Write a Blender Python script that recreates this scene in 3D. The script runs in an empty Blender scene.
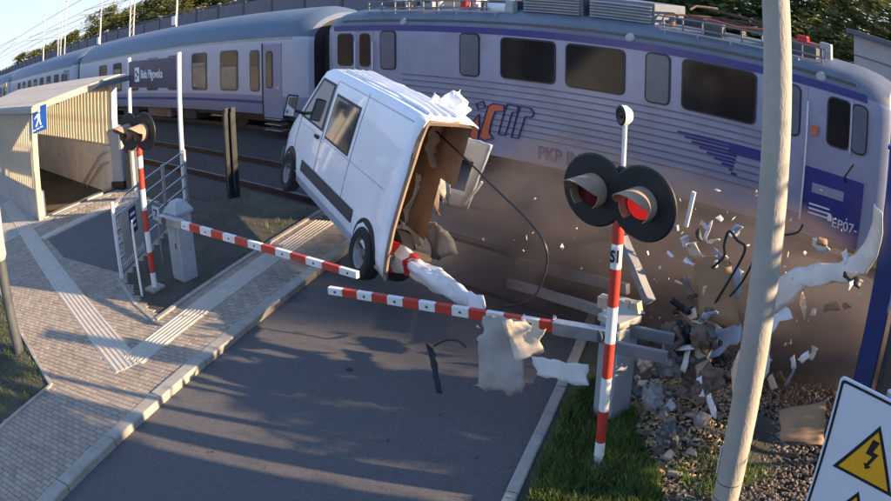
import bpy, math, random
from math import sin, cos, tan, radians, pi, hypot, atan2, sqrt
from mathutils import Vector, Matrix, noise
random.seed(11)
scene = bpy.context.scene
COL = scene.collection

# ------------------------------------------------------------------ camera
H = 4.6                                   # camera height above the pavement
FPX, K3, K4 = 779.656924, 0.00545483, 0.43576269
PITCH, ROLL, AZ = 0.49046248, 0.00288122, -0.89695870
CX, CY, PW, PH = 486.834938, 342.582196, 891.0, 501.0
cam = bpy.data.cameras.new('camera')
camo = bpy.data.objects.new('camera', cam)
COL.objects.link(camo)
scene.camera = camo
cam.type = 'PANO'
cam.panorama_type = 'FISHEYE_LENS_POLYNOMIAL'
cam.sensor_width = 36.0
cam.sensor_fit = 'HORIZONTAL'
cam.fisheye_fov = radians(180)
FMM = FPX * 36.0 / PW
cam.fisheye_polynomial_k0 = 0.0
cam.fisheye_polynomial_k1 = -1.0 / FMM
cam.fisheye_polynomial_k2 = 0.0
cam.fisheye_polynomial_k3 = -K3 / FMM ** 3
cam.fisheye_polynomial_k4 = -K4 / FMM ** 4
cam.shift_x = -(CX - PW / 2) / PW
cam.shift_y = (CY - PH / 2) / PH
cam.clip_start, cam.clip_end = 0.05, 3000
DL = Vector((sin(AZ), cos(AZ), 0)); NL = Vector((cos(AZ), -sin(AZ), 0))
def to_world(v): return Vector((-v.dot(DL), v.dot(NL), v.z))
_r0 = Vector((1, 0, 0)); _u0 = Vector((0, sin(PITCH), cos(PITCH))); _f0 = Vector((0, cos(PITCH), -sin(PITCH)))
_r = to_world(_r0 * cos(ROLL) + _u0 * sin(ROLL)); _u = to_world(_u0 * cos(ROLL) - _r0 * sin(ROLL)); _f = to_world(_f0)
camo.matrix_world = Matrix(((_r.x, _u.x, -_f.x, 0), (_r.y, _u.y, -_f.y, 0), (_r.z, _u.z, -_f.z, H), (0, 0, 0, 1)))

# ------------------------------------------------------------------ light
SUN_AZ = atan2(0.45, 0.893)               # direction towards the sun, from +x
SUN_EL = radians(16.5)
world = bpy.data.worlds.new('World'); scene.world = world; world.use_nodes = True
wn = world.node_tree
sky = wn.nodes.new('ShaderNodeTexSky'); sky.sky_type = 'NISHITA'; sky.sun_disc = False
sky.sun_elevation = SUN_EL
sky.sun_rotation = pi / 2 - SUN_AZ
sky.air_density = 1.35; sky.dust_density = 0.0; sky.ozone_density = 2.2
bg = wn.nodes['Background']; bg.inputs['Strength'].default_value = 0.15
stint = wn.nodes.new('ShaderNodeMixRGB'); stint.blend_type = 'MULTIPLY'; stint.inputs['Fac'].default_value = 1.0
stint.inputs['Color2'].default_value = (0.80, 0.95, 1.36, 1)

vk = wn.nodes.new('ShaderNodeVectorMath'); vk.operation = 'MULTIPLY_ADD'; vk.inputs[1].default_value = (0.46, 0.46, 0.46); vk.inputs[2].default_value = (1, 1, 1)
vd = wn.nodes.new('ShaderNodeVectorMath'); vd.operation = 'DIVIDE'
wn.links.new(sky.outputs[0], vk.inputs[0]); wn.links.new(sky.outputs[0], vd.inputs[0]); wn.links.new(vk.outputs[0], vd.inputs[1])
wn.links.new(vd.outputs[0], stint.inputs['Color1']); wn.links.new(stint.outputs[0], bg.inputs[0])
sl = bpy.data.lights.new('sun', 'SUN'); sl.energy = 3.2; sl.angle = radians(0.6); sl.color = (1.0, 0.75, 0.48)
slo = bpy.data.objects.new('sun', sl); COL.objects.link(slo)
SUN = Vector((cos(SUN_EL) * cos(SUN_AZ), cos(SUN_EL) * sin(SUN_AZ), sin(SUN_EL)))
slo.rotation_euler = (-SUN).to_track_quat('-Z', 'Y').to_euler()
slo.location = SUN * 50
vs = scene.view_settings
vs.view_transform = 'Standard'; vs.look = 'None'; vs.exposure = 2.1; vs.gamma = 1.0
scene.cycles.volume_step_rate = 4.0
scene.cycles.volume_max_steps = 96
scene.cycles.volume_bounces = 1
scene.cycles.max_bounces = 8
scene.cycles.transparent_max_bounces = 24

# ------------------------------------------------------------------ pixel -> place
def ray(px, py):
    x = px - CX; y = CY - py; r = hypot(x, y); q = r / FPX
    th = q + K3 * q ** 3 + K4 * q ** 4
    s = sin(th) / r; a, b, c = x * s, y * s, cos(th)
    return _r * a + _u * b + _f * c
def G(px, py, z=0.0):
    v = ray(px, py); return Vector((0, 0, H)) + v * ((z - H) / v.z)
def Y(px, py, yy):
    v = ray(px, py); return Vector((0, 0, H)) + v * (yy / v.y)

# ------------------------------------------------------------------ mesh builder
class MB:
    def __init__(s): s.v = []; s.f = []; s.m = []; s.tint = None
    def add(s, vs_, fs_, m=0):
        k = len(s.v); s.v += [Vector(p) for p in vs_]
        for f in fs_: s.f.append([i + k for i in f]); s.m.append(m)
        return s
    def bx(s, x0, x1, y0, y1, z0, z1, m=0):
        return s.add([(x0,y0,z0),(x1,y0,z0),(x1,y1,z0),(x0,y1,z0),(x0,y0,z1),(x1,y0,z1),(x1,y1,z1),(x0,y1,z1)],
                     [(0,3,2,1),(4,5,6,7),(0,1,5,4),(1,2,6,5),(2,3,7,6),(3,0,4,7)], m)
    def obox(s, c, ax, ay, az, m=0):
        c = Vector(c); ax, ay, az = Vector(ax), Vector(ay), Vector(az)
        P = [c+ax*i+ay*j+az*k for k in (-1,1) for (i,j) in ((-1,-1),(1,-1),(1,1),(-1,1))]
        return s.add(P, [(0,3,2,1),(4,5,6,7),(0,1,5,4),(1,2,6,5),(2,3,7,6),(3,0,4,7)], m)
    def beam(s, p0, p1, w, h, up=(0,0,1), m=0):
        p0, p1 = Vector(p0), Vector(p1); d = (p1-p0); n = d.normalized(); u = Vector(up)
        sd = n.cross(u)
        if sd.length < 1e-4: sd = n.cross(Vector((1,0,0)))
        sd.normalize(); u = sd.cross(n)
        return s.obox((p0+p1)/2, d/2, sd*(w/2), u*(h/2), m)
    def cyl(s, p0, p1, r0, r1=None, n=12, m=0, caps=True):
        r1 = r0 if r1 is None else r1
        p0, p1 = Vector(p0), Vector(p1); d = (p1-p0).normalized()
        a = d.cross(Vector((0,0,1)))
        if a.length < 1e-4: a = Vector((1,0,0))
        a.normalize(); b = d.cross(a)
        V = [p0+(a*cos(2*pi*i/n)+b*sin(2*pi*i/n))*r0 for i in range(n)]+[p1+(a*cos(2*pi*i/n)+b*sin(2*pi*i/n))*r1 for i in range(n)]
        F = [(i,(i+1)%n,n+(i+1)%n,n+i) for i in range(n)]
        if caps: F += [tuple(range(n-1,-1,-1)), tuple(range(n,2*n))]
        return s.add(V, F, m)
    def tube(s, pts, r, n=6, m=0):
        pts = [Vector(p) for p in pts]; k = len(pts); V = []; F = []
        prev = None
        for i, p in enumerate(pts):
            d = (pts[min(i+1,k-1)]-pts[max(i-1,0)]).normalized()
            if prev is None:
                a = d.cross(Vector((0,0,1)))
                if a.length < 1e-3: a = Vector((1,0,0))
            else: a = prev - d*prev.dot(d)
            a.normalize(); prev = a; b = d.cross(a)
            rr = r[i] if isinstance(r, (list, tuple)) else r
            V += [p+(a*cos(2*pi*j/n)+b*sin(2*pi*j/n))*rr for j in range(n)]
        for i in range(k-1):
            for j in range(n): F.append((i*n+j, i*n+(j+1)%n, (i+1)*n+(j+1)%n, (i+1)*n+j))
        F += [tuple(range(n-1,-1,-1)), tuple(range((k-1)*n, k*n))]
        return s.add(V, F, m)
    def lathe(s, prof, c, axis=(0,0,1), n=16, m=0, a0=0.0, a1=2*pi):
        c = Vector(c); d = Vector(axis).normalized(); a = d.cross(Vector((0,0,1)))
        if a.length < 1e-4: a = Vector((1,0,0))
        a.normalize(); b = d.cross(a); full = abs(a1-a0-2*pi) < 1e-6
        nn = n if full else n+1; V = []; F = []
        for (r, h) in prof:
            for j in range(nn):
                t = a0+(a1-a0)*j/n; V.append(c+d*h+(a*cos(t)+b*sin(t))*r)
        for i in range(len(prof)-1):
            for j in range(n):
                j2 = (j+1) % nn if full else j+1
                F.append((i*nn+j, i*nn+j2, (i+1)*nn+j2, (i+1)*nn+j))
        return s.add(V, F, m)
    def prism(s, poly, ext, m=0):
        poly = [Vector(p) for p in poly]; e = Vector(ext); n = len(poly)
        F = [tuple(range(n-1,-1,-1)), tuple(range(n,2*n))]+[(i,(i+1)%n,n+(i+1)%n,n+i) for i in range(n)]
        return s.add(poly+[p+e for p in poly], F, m)
    def build(s, name, mats, parent=None, smooth=False, world=False, bevel=0, segs=2, ang=35):
        me = bpy.data.meshes.new(name)
        v = s.v
        if world and parent is not None:
            inv = parent.matrix_basis.inverted(); v = [inv @ p for p in v]
        me.from_pydata([tuple(p) for p in v], [], s.f)
        if not isinstance(mats, (list, tuple)): mats = [mats]
        for mt in mats: me.materials.append(mt)
        if len(mats) > 1: me.polygons.foreach_set('material_index', s.m)
        if s.tint:
            at = me.color_attributes.new('tint', 'FLOAT_COLOR', 'POINT')
            for i, t in enumerate(s.tint): at.data[i].color = (t, t, t, 1)
        me.update()
        if smooth:
            me.polygons.foreach_set('use_smooth', [True]*len(me.polygons))
            me.set_sharp_from_angle(angle=radians(ang))
        o = bpy.data.objects.new(name, me); COL.objects.link(o)
        if parent is not None: o.parent = parent
        if bevel:
            b = o.modifiers.new('bevel', 'BEVEL'); b.width = bevel; b.segments = segs; b.limit_method = 'ANGLE'; b.angle_limit = radians(40)
        return o

def tag(o, label=None, cat=None, group=None, kind=None):
    if label: o['label'] = label
    if cat: o['category'] = cat
    if group: o['group'] = group
    if kind: o['kind'] = kind
    return o
def thing(name, loc, label, cat, group=None, rz=0.0):
    o = bpy.data.objects.new(name, None); COL.objects.link(o)
    o.location = loc; o.rotation_euler = (0, 0, rz); o.empty_display_size = 0.2
    return tag(o, label, cat, group)
def inst(src, name, parent, loc=(0,0,0), rot=(0,0,0), scale=None):
    o = bpy.data.objects.new(name, src); COL.objects.link(o); o.parent = parent
    o.location = loc; o.rotation_euler = rot
    if scale: o.scale = scale
    return o
def copy_tree(o, parent=None):
    c = o.copy(); COL.objects.link(c); c.parent = parent
    for ch in list(o.children): copy_tree(ch, c)
    return c

# ------------------------------------------------------------------ materials
def mat(name, col, rough=0.6, metal=0.0, var=0.12, scale=3.0, bump=0.0, bscale=60.0, dirt=None, spec=0.5,
        coat=0.0, transl=0.0, tint=False, stretch=None, rvar=0.1, emit=None, estr=0.0, alpha=None):
    m = bpy.data.materials.new(name); m.use_nodes = True
    t = m.node_tree; N = t.nodes; L = t.links; b = N['Principled BSDF']
    tc = N.new('ShaderNodeTexCoord'); src = tc.outputs['Object']
    if stretch:
        mp = N.new('ShaderNodeMapping'); mp.inputs['Scale'].default_value = stretch
        L.new(src, mp.inputs['Vector']); src = mp.outputs[0]
    nz = N.new('ShaderNodeTexNoise'); nz.inputs['Scale'].default_value = scale; nz.inputs['Detail'].default_value = 8; nz.inputs['Roughness'].default_value = 0.65
    L.new(src, nz.inputs['Vector'])
    rp = N.new('ShaderNodeValToRGB')
    rp.color_ramp.elements[0].position = 0.3; rp.color_ramp.elements[1].position = 0.7
    c = Vector(col)
    rp.color_ramp.elements[0].color = (*(c*(1-var)), 1); rp.color_ramp.elements[1].color = (*[min(1, x) for x in c*(1+var)], 1)
    L.new(nz.outputs['Fac'], rp.inputs['Fac']); out = rp.outputs['Color']
    if dirt:
        dc, amt, ds = dirt
        n2 = N.new('ShaderNodeTexNoise'); n2.inputs['Scale'].default_value = ds; n2.inputs['Detail'].default_value = 10; n2.inputs['Roughness'].default_value = 0.7
        L.new(tc.outputs['Object'], n2.inputs['Vector'])
        r2 = N.new('ShaderNodeValToRGB'); r2.color_ramp.elements[0].position = 0.48; r2.color_ramp.elements[1].position = 0.72
        r2.color_ramp.elements[1].color = (amt, amt, amt, 1)
        L.new(n2.outputs['Fac'], r2.inputs['Fac'])
        mx = N.new('ShaderNodeMixRGB'); mx.inputs['Color2'].default_value = (*dc, 1)
        L.new(r2.outputs['Color'], mx.inputs['Fac']); L.new(out, mx.inputs['Color1']); out = mx.outputs[0]
    if tint:
        at = N.new('ShaderNodeAttribute'); at.attribute_name = 'tint'
        mx = N.new('ShaderNodeMixRGB'); mx.blend_type = 'MULTIPLY'; mx.inputs['Fac'].default_value = 1
        L.new(out, mx.inputs['Color1']); L.new(at.outputs['Color'], mx.inputs['Color2']); out = mx.outputs[0]
    L.new(out, b.inputs['Base Color'])
    mr = N.new('ShaderNodeMapRange'); mr.inputs['To Min'].default_value = max(0, rough-rvar); mr.inputs['To Max'].default_value = min(1, rough+rvar)
    L.new(nz.outputs['Fac'], mr.inputs['Value']); L.new(mr.outputs[0], b.inputs['Roughness'])
    b.inputs['Metallic'].default_value = metal; b.inputs['Specular IOR Level'].default_value = spec
    b.inputs['Coat Weight'].default_value = coat
    if emit: b.inputs['Emission Color'].default_value = (*emit, 1); b.inputs['Emission Strength'].default_value = estr
    if bump:
        n3 = N.new('ShaderNodeTexNoise'); n3.inputs['Scale'].default_value = bscale; n3.inputs['Detail'].default_value = 6
        L.new(src, n3.inputs['Vector'])
        bp = N.new('ShaderNodeBump'); bp.inputs['Strength'].default_value = bump; bp.inputs['Distance'].default_value = 0.02
        L.new(n3.outputs['Fac'], bp.inputs['Height']); L.new(bp.outputs[0], b.inputs['Normal'])
    if transl:
        tr = N.new('ShaderNodeBsdfTranslucent'); L.new(out, tr.inputs['Color'])
        ms = N.new('ShaderNodeMixShader'); ms.inputs['Fac'].default_value = transl
        L.new(b.outputs[0], ms.inputs[1]); L.new(tr.outputs[0], ms.inputs[2])
        L.new(ms.outputs[0], N['Material Output'].inputs['Surface'])
    return m
def glass_mat(name, col=(0.02,0.025,0.03), rough=0.08, var=0.5, scale=1.5):
    return mat(name, col, rough=rough, var=var, scale=scale, spec=0.6, rvar=0.04)

GREY = lambda v: (v, v, v)
m_soil = mat('soil', (0.065,0.055,0.04), 0.95, var=0.45, scale=1.2, bump=0.9, bscale=25, dirt=((0.12,0.11,0.05),0.6,0.5))
m_asph = mat('asphalt', (0.104,0.096,0.095), 0.85, var=0.30, scale=38, bump=0.6, bscale=150, dirt=((0.095,0.09,0.085),0.55,0.35))
m_asph2 = mat('old_asphalt', (0.10,0.10,0.10), 0.9, var=0.12, scale=2.0, bump=0.3, bscale=160)
m_mortar = mat('mortar', (0.10,0.09,0.075), 0.95, var=0.3, scale=6)
m_paver = mat('paver', (0.34,0.275,0.21), 0.85, var=0.18, scale=5, bump=0.25, bscale=120, tint=True, dirt=((0.17,0.14,0.11),0.5,0.9))
m_slab = mat('pale_slab', (0.40,0.36,0.31), 0.85, var=0.15, scale=4, bump=0.2, bscale=90, dirt=((0.22,0.19,0.15),0.5,1.1))
m_tact = mat('tactile_tile', (0.50,0.435,0.355), 0.8, var=0.14, scale=5, bump=0.2, bscale=80, dirt=((0.3,0.26,0.2),0.5,1.6))
m_kerb = mat('kerb_concrete', (0.34,0.305,0.26), 0.85, var=0.18, scale=4, bump=0.35, bscale=60, dirt=((0.17,0.15,0.12),0.6,1.5))
m_conc = mat('pole_concrete', (0.40,0.36,0.30), 0.85, var=0.15, scale=2.5, bump=0.35, bscale=50, dirt=((0.19,0.18,0.16),0.5,1.2), stretch=(1,1,0.35))
m_beigeconc = mat('beige_concrete', (0.66,0.58,0.49), 0.85, var=0.15, scale=1.2, bump=0.2, bscale=40, dirt=((0.24,0.2,0.16),0.5,0.7))
m_ballast = mat('ballast', (0.055,0.046,0.040), 0.95, var=0.5, scale=9, bump=0.9, bscale=22)
m_stone = mat('ballast_stone', (0.19,0.15,0.125), 0.9, var=0.35, scale=9, tint=True)
m_stone2 = mat('brown_stone', (0.24,0.18,0.14), 0.9, var=0.3, scale=6, bump=0.4, bscale=30)
m_chip = mat('wood_chip', (0.38,0.26,0.15), 0.9, var=0.4, scale=12, tint=True)
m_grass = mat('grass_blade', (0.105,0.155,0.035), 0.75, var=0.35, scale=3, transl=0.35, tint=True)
m_leafA = mat('leaf_green', (0.085,0.115,0.028), 0.7, var=0.4, scale=1.3, transl=0.35, tint=True)
m_leafB = mat('leaf_olive', (0.13,0.135,0.035), 0.7, var=0.4, scale=1.3, transl=0.35, tint=True)
m_bark = mat('bark', (0.10,0.075,0.055), 0.95, var=0.4, scale=6, bump=0.8, bscale=18)
m_rail = mat('rail_steel', (0.08,0.055,0.045), 0.6, metal=0.6, var=0.3, scale=5)
m_railtop = mat('rail_top', (0.22,0.20,0.19), 0.3, metal=0.9)
m_deck = mat('deck_panel', (0.10,0.092,0.085), 0.9, var=0.25, scale=2, bump=0.3, bscale=60)
m_sleeper = mat('sleeper', (0.08,0.073,0.066), 0.9, var=0.3, scale=4, bump=0.3)
m_red = mat('signal_red', (0.50,0.045,0.025), 0.45, var=0.15, scale=4, dirt=((0.30,0.07,0.05),0.4,3))
m_white = mat('signal_white', (0.74,0.72,0.69), 0.45, var=0.07, scale=4, dirt=((0.5,0.46,0.4),0.4,3))
m_black = mat('matte_black', (0.012,0.012,0.013), 0.55, var=0.3, scale=5)
m_rubber = mat('tyre_rubber', (0.016,0.016,0.017), 0.85, var=0.3, scale=8, bump=0.3, bscale=90)
m_grey = mat('grey_paint', (0.33,0.35,0.36), 0.5, var=0.12, scale=3, dirt=((0.22,0.21,0.19),0.5,2))
m_galv = mat('galvanised', (0.42,0.43,0.44), 0.42, metal=0.75, var=0.18, scale=7)
m_dkgrey = mat('dark_grey_paint', (0.07,0.075,0.08), 0.55, var=0.2, scale=4)
m_dkgrey2 = mat('mid_grey_paint', (0.16,0.17,0.18), 0.5, var=0.15, scale=4)
m_lensr = mat('lit_red_lens', (0.30,0.008,0.008), 0.25, var=0.2, scale=20, emit=(1.0,0.03,0.03), estr=0.10)
m_lensd = mat('unlit_red_lens', (0.10,0.008,0.008), 0.2, var=0.2, scale=20)
m_hood = mat('hood_paint', (0.055,0.05,0.045), 0.6, var=0.2, scale=5, dirt=((0.26,0.19,0.13),0.6,2))
m_hoodtan = mat('weathered_hood', (0.36,0.25,0.17), 0.7, var=0.25, scale=6, dirt=((0.14,0.10,0.07),0.6,5))
m_clad = mat('cream_cladding', (0.72,0.67,0.54), 0.6, var=0.12, scale=2, transl=0.5, dirt=((0.5,0.42,0.27),0.5,1.2))
m_cladbk = mat('cladding_back', (0.30,0.235,0.13), 0.7, var=0.15, scale=2, transl=0.65)
m_claddk = mat('cladding_valley', (0.16,0.13,0.08), 0.8, var=0.2, scale=2, transl=0.2)
m_fascia = mat('tan_fascia', (0.36,0.33,0.28), 0.7, var=0.12, scale=2)
m_roofdk = mat('roof_slate', (0.09,0.10,0.125), 0.7, var=0.15, scale=2)
m_signblue = mat('sign_blue', (0.012,0.075,0.33), 0.4, var=0.1)
m_navy = mat('board_navy', (0.030,0.035,0.085), 0.45, var=0.15, scale=2)
m_print = mat('white_print', (0.75,0.75,0.75), 0.5, var=0.04)
m_wireblk = mat('wire_black', (0.01,0.01,0.011), 0.5, var=0.2)
m_yel = mat('warning_yellow', (0.72,0.36,0.015), 0.4, var=0.08, scale=3)
m_signwhite = mat('enamel_white', (0.62,0.64,0.68), 0.35, var=0.05, scale=3, dirt=((0.4,0.4,0.4),0.25,3))
m_bluepole = mat('blue_gloss', (0.012,0.035,0.16), 0.4, var=0.2, scale=2)
# train
m_loco = mat('loco_grey', (0.265,0.285,0.385), 0.38, var=0.09, scale=1.2, dirt=((0.15,0.15,0.18),0.55,0.8))
m_loconavy = mat('loco_navy', (0.024,0.030,0.19), 0.4, var=0.15, scale=2, dirt=((0.09,0.08,0.13),0.5,0.9))
m_locoroof = mat('loco_roof', (0.13,0.15,0.185), 0.5, var=0.2, scale=1.5, dirt=((0.09,0.085,0.08),0.6,0.9))
m_locoseam = mat('groove', (0.135,0.145,0.195), 0.6, var=0.2)
m_orange = mat('logo_orange', (0.50,0.13,0.055), 0.5, var=0.15, scale=3)
m_gasket = mat('window_gasket', (0.012,0.013,0.03), 0.5)
m_lglass = mat('loco_glass', (0.010,0.013,0.016), 0.15, var=0.4, scale=1.2, spec=0.22, rvar=0.05)
m_lglass2 = mat('frosted_loco_glass', (0.10,0.115,0.15), 0.4, var=0.25, scale=2.5)
m_under = mat('underframe', (0.035,0.03,0.027), 0.85, var=0.4, scale=4, dirt=((0.12,0.08,0.05),0.6,1.5))
m_coachw = mat('coach_pale', (0.36,0.40,0.49), 0.35, var=0.07, scale=1.0, dirt=((0.34,0.34,0.37),0.45,0.6))
m_coachg = mat('coach_lilac', (0.21,0.23,0.34), 0.38, var=0.08, scale=1.0, dirt=((0.24,0.23,0.28),0.5,0.7))
m_coachroof = mat('coach_roof', (0.085,0.125,0.185), 0.5, var=0.15, scale=0.8, dirt=((0.14,0.15,0.16),0.5,0.5))
m_cglass = mat('coach_glass', (0.045,0.045,0.045), 0.12, var=0.5, scale=1.4, rvar=0.05)
m_cblind = mat('window_blind', (0.30,0.24,0.16), 0.7, var=0.3, scale=2)
m_bellows = mat('bellows', (0.03,0.022,0.022), 0.8, var=0.3)
m_gutter = mat('gutter_strip', (0.38,0.36,0.27), 0.6, var=0.2)
# van
m_van = mat('van_white', (0.78,0.80,0.83), 0.28, var=0.04, scale=1.5, coat=0.4, dirt=((0.55,0.54,0.52),0.4,1.2))
m_vantrim = mat('van_trim', (0.035,0.037,0.04), 0.6, var=0.2)
m_vglass = mat('van_glass', (0.03,0.05,0.06), 0.06, var=0.5, scale=1.2, rvar=0.02)
m_ply = mat('ply_lining', (0.24,0.17,0.115), 0.7, var=0.25, scale=2.5, dirt=((0.13,0.10,0.08),0.7,1.1))
m_vin = mat('van_inner_skin', (0.50,0.47,0.42), 0.6, var=0.2, scale=2)
m_rim = mat('wheel_rim', (0.20,0.20,0.21), 0.4, metal=0.7, var=0.2, scale=6)
m_rim2 = mat('mirror_silver', (0.75,0.77,0.80), 0.08, metal=0.95, var=0.03, rvar=0.02)
m_tail = mat('tail_red', (0.50,0.02,0.025), 0.25, var=0.15, scale=8)
# debris
m_dwhite = mat('torn_white', (0.68,0.68,0.67), 0.4, var=0.08, scale=3, dirt=((0.42,0.38,0.33),0.5,2.5))
m_dcloth = mat('torn_lining', (0.33,0.29,0.25), 0.85, var=0.2, scale=3, bump=0.5, bscale=12)
m_dbrown = mat('brown_board', (0.30,0.175,0.085), 0.75, var=0.25, scale=2, dirt=((0.2,0.13,0.08),0.5,2))
m_dbeige = mat('beige_panel', (0.60,0.47,0.34), 0.7, var=0.15, scale=3)
m_dcream = mat('dirty_sunlit_cream', (0.62,0.56,0.47), 0.5, var=0.12, scale=3, dirt=((0.34,0.27,0.2),0.6,2.5))  # warm sunlight put into the cream base colour; brown stains are random
m_dgrey = mat('bent_steel', (0.22,0.21,0.20), 0.65, metal=0.0, var=0.25, scale=4)
m_drust = mat('rusty_lump', (0.15,0.10,0.075), 0.8, var=0.4, scale=5, bump=0.6, bscale=14)
m_dblue = mat('blue_grey_skin', (0.33,0.37,0.44), 0.4, var=0.12, scale=3)
# background
m_nwall = mat('noise_wall', (0.14,0.145,0.175), 0.8, var=0.12, scale=1.5, dirt=((0.10,0.10,0.11),0.5,0.6))
m_npost = mat('noise_wall_post', (0.085,0.09,0.11), 0.7, var=0.15)
m_hut = mat('hut_render', (0.33,0.33,0.33), 0.85, var=0.1, scale=2)

def text_mesh(body, size, material, parent, loc, rot, depth=0.003, sx=1.0, bold=0.0, align='LEFT'):
    cu = bpy.data.curves.new('lettering', 'FONT'); cu.body = body; cu.size = size; cu.extrude = depth; cu.offset = bold
    cu.resolution_u = 3; cu.align_x = align
    tmp = bpy.data.objects.new('lettering_tmp', cu); COL.objects.link(tmp)
    dg = bpy.context.evaluated_depsgraph_get()
    me = bpy.data.meshes.new_from_object(tmp.evaluated_get(dg)); me.name = 'lettering'
    bpy.data.objects.remove(tmp); bpy.data.curves.remove(cu)
    me.materials.clear(); me.materials.append(material)
    o = bpy.data.objects.new('lettering', me); COL.objects.link(o)
    if parent: o.parent = parent
    o.location = loc; o.rotation_euler = rot; o.scale = (sx, 1, 1)
    return o

def in_poly(x, y, P):
    c = False; n = len(P); j = n-1
    for i in range(n):
        xi, yi = P[i][0], P[i][1]; xj, yj = P[j][0], P[j][1]
        if (yi > y) != (yj > y) and x < (xj-xi)*(y-yi)/(yj-yi)+xi: c = not c
        j = i
    return c

# ================================================================== SETTING
def kerb_x(y): return -6.80-0.365*(y-1.12)            # left road edge
def kerbr_x(y): return -3.39-0.384*(y-4.52)           # right road edge
RD = Vector((-0.343, 0.939, 0)); RN = Vector((0.939, 0.343, 0))

# ground sheet with fine undulation near, flat far
mb = MB(); n = 60
xs = [-420+840*(i/n) for i in range(n+1)]
mb.add([(-900,-500,-0.24),(700,-500,-0.24),(700,900,-0.24),(-900,900,-0.24)], [(0,1,2,3)])
tag(mb.build('ground', m_soil), kind='structure')

# road
mb = MB(); ys = [-14+i*1.0 for i in range(23)]
V = []; F = []
for y in ys: V += [(kerb_x(y), y, -0.09), (kerbr_x(y), y, -0.09)]
for i in range(len(ys)-1): F.append((2*i, 2*i+1, 2*i+3, 2*i+2))
mb.add(V, F)
V = []; F = []
for y in (17, 22, 30, 60): V += [(kerb_x(y), y, -0.092), (kerbr_x(y), y, -0.092)]
for i in range(3): F.append((2*i, 2*i+1, 2*i+3, 2*i+2))
mb.add(V, F)
tag(mb.build('road', m_asph), kind='structure')

# track bed
mb = MB()
mb.add([(-260,8.4,-0.232),(90,8.4,-0.232),(90,8.9,-0.2),(-260,8.9,-0.2),(90,16.9,-0.2),(-260,16.9,-0.2),(90,17.6,-0.232),(-260,17.6,-0.232)],
       [(0,1,2,3),(3,2,4,5),(5,4,6,7)])
tag(mb.build('track_bed', m_ballast), kind='structure')

# crossing deck of concrete panels laid round the rails
T1, T2 = 10.3, 14.5
deck = MB(); deck.add([(kerb_x(8.0)-1.4,8.0,-0.15),(kerbr_x(8.0)+0.3,8.0,-0.15),(kerbr_x(17.0)+0.3,17.0,-0.15),(kerb_x(17.0)-1.4,17.0,-0.15)], [(0,1,2,3)])
deck = tag(deck.build('crossing_deck', m_asph2), kind='structure')
pm = MB(); pm.bx(-0.595,0.595,-0.5,0.5,-0.06,0.0); pm = pm.build('panel_src', m_deck); psrc = pm.data; bpy.data.objects.remove(pm)
for yc, w in ((8.75,1.28),(T1,1.26),(12.4,2.55),(T2,1.26),(16.3,1.25)):
    x = kerb_x(yc)-1.2
    while x < kerbr_x(yc):
        inst(psrc, 'panel', deck, (x+0.6, yc, -0.085), (0,0,0), (1, w, 1)); x += 1.2

def track(yc, label):
    t = thing('railway_track', (-20, yc, -0.2), label, 'railway track', 'pair of tracks over the crossing')
    for s in (-1, 1):
        m = MB(); y = s*0.752
        m.bx(-240,110,y-0.07,y+0.07,-0.01,0.01); m.bx(-240,110,y-0.01,y+0.01,0.0101,0.1,0); m.bx(-240,110,y-0.035,y+0.035,0.1001,0.135,1)
        m.build('rail', [m_rail, m_railtop], t)
    sm = MB(); sm.bx(-0.13,0.13,-1.3,1.3,-0.08,-0.012); so = sm.build('sleeper', m_sleeper, t)
    so.location = (-12, 0, 0)
    x = -32
    while x < 24:
        x += 0.62
        wx = x-20
        if kerb_x(yc)-1.5 < wx < kerbr_x(yc)+0.4: continue
        inst(so.data, 'sleeper', t, (x, 0, 0))
    return t
track(T1, 'empty railway track between the road barriers and the train')
track(T2, 'railway track under the locomotive and the coaches')

# pavement --------------------------------------------------------------
PAVE = [(kerb_x(-2.5)-0.12,-2.5),(kerb_x(9.1)-0.12,9.1),(-11.2,9.1),(-9.54,4.27),(-10.4,4.32),(-11.85,4.62),(-13.95,7.2),(-18.1,7.42),(-18.4,4.72),(-34,5.3),(-34,3.4),(-20,2.75),(-11.39,2.21),(-9.18,2.08),(-8.81,0.83),(-7.9,-2.5)]
mb = MB(); mb.prism([(x,y,-0.23) for x,y in PAVE], (0,0,0.2))
pave = tag(mb.build('pavement', m_mortar), kind='structure')
A0, A1 = Vector((-8.62,3.20,0)), Vector((-23.5,4.70,0))
B0, B1 = Vector((-8.75,3.30,0)), Vector((-10.85,9.05,0))
C0, C1 = Vector((-16.55,4.25,0)), Vector((-16.8,6.9,0))
def dist_seg(p, a, b):
    ab = b-a; t = max(0, min(1, (p-a).dot(ab)/ab.dot(ab))); return (p-(a+ab*t)).length
PLAZA = [(-11.95,4.72),(-13.95,7.15),(-16.45,7.3),(-16.25,4.35),(-14.4,4.2)]
mb = MB(); mb.prism([(x,y,-0.031) for x,y in PLAZA], (0,0,0.038))
mb.build('asphalt_patch', m_asph2, pave)
pcx = sum(p[0] for p in PLAZA)/5; pcy = sum(p[1] for p in PLAZA)/5
PLAZA_IN = [(pcx+(x-pcx)*0.93, pcy+(y-pcy)*0.93) for x, y in PLAZA]
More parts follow.
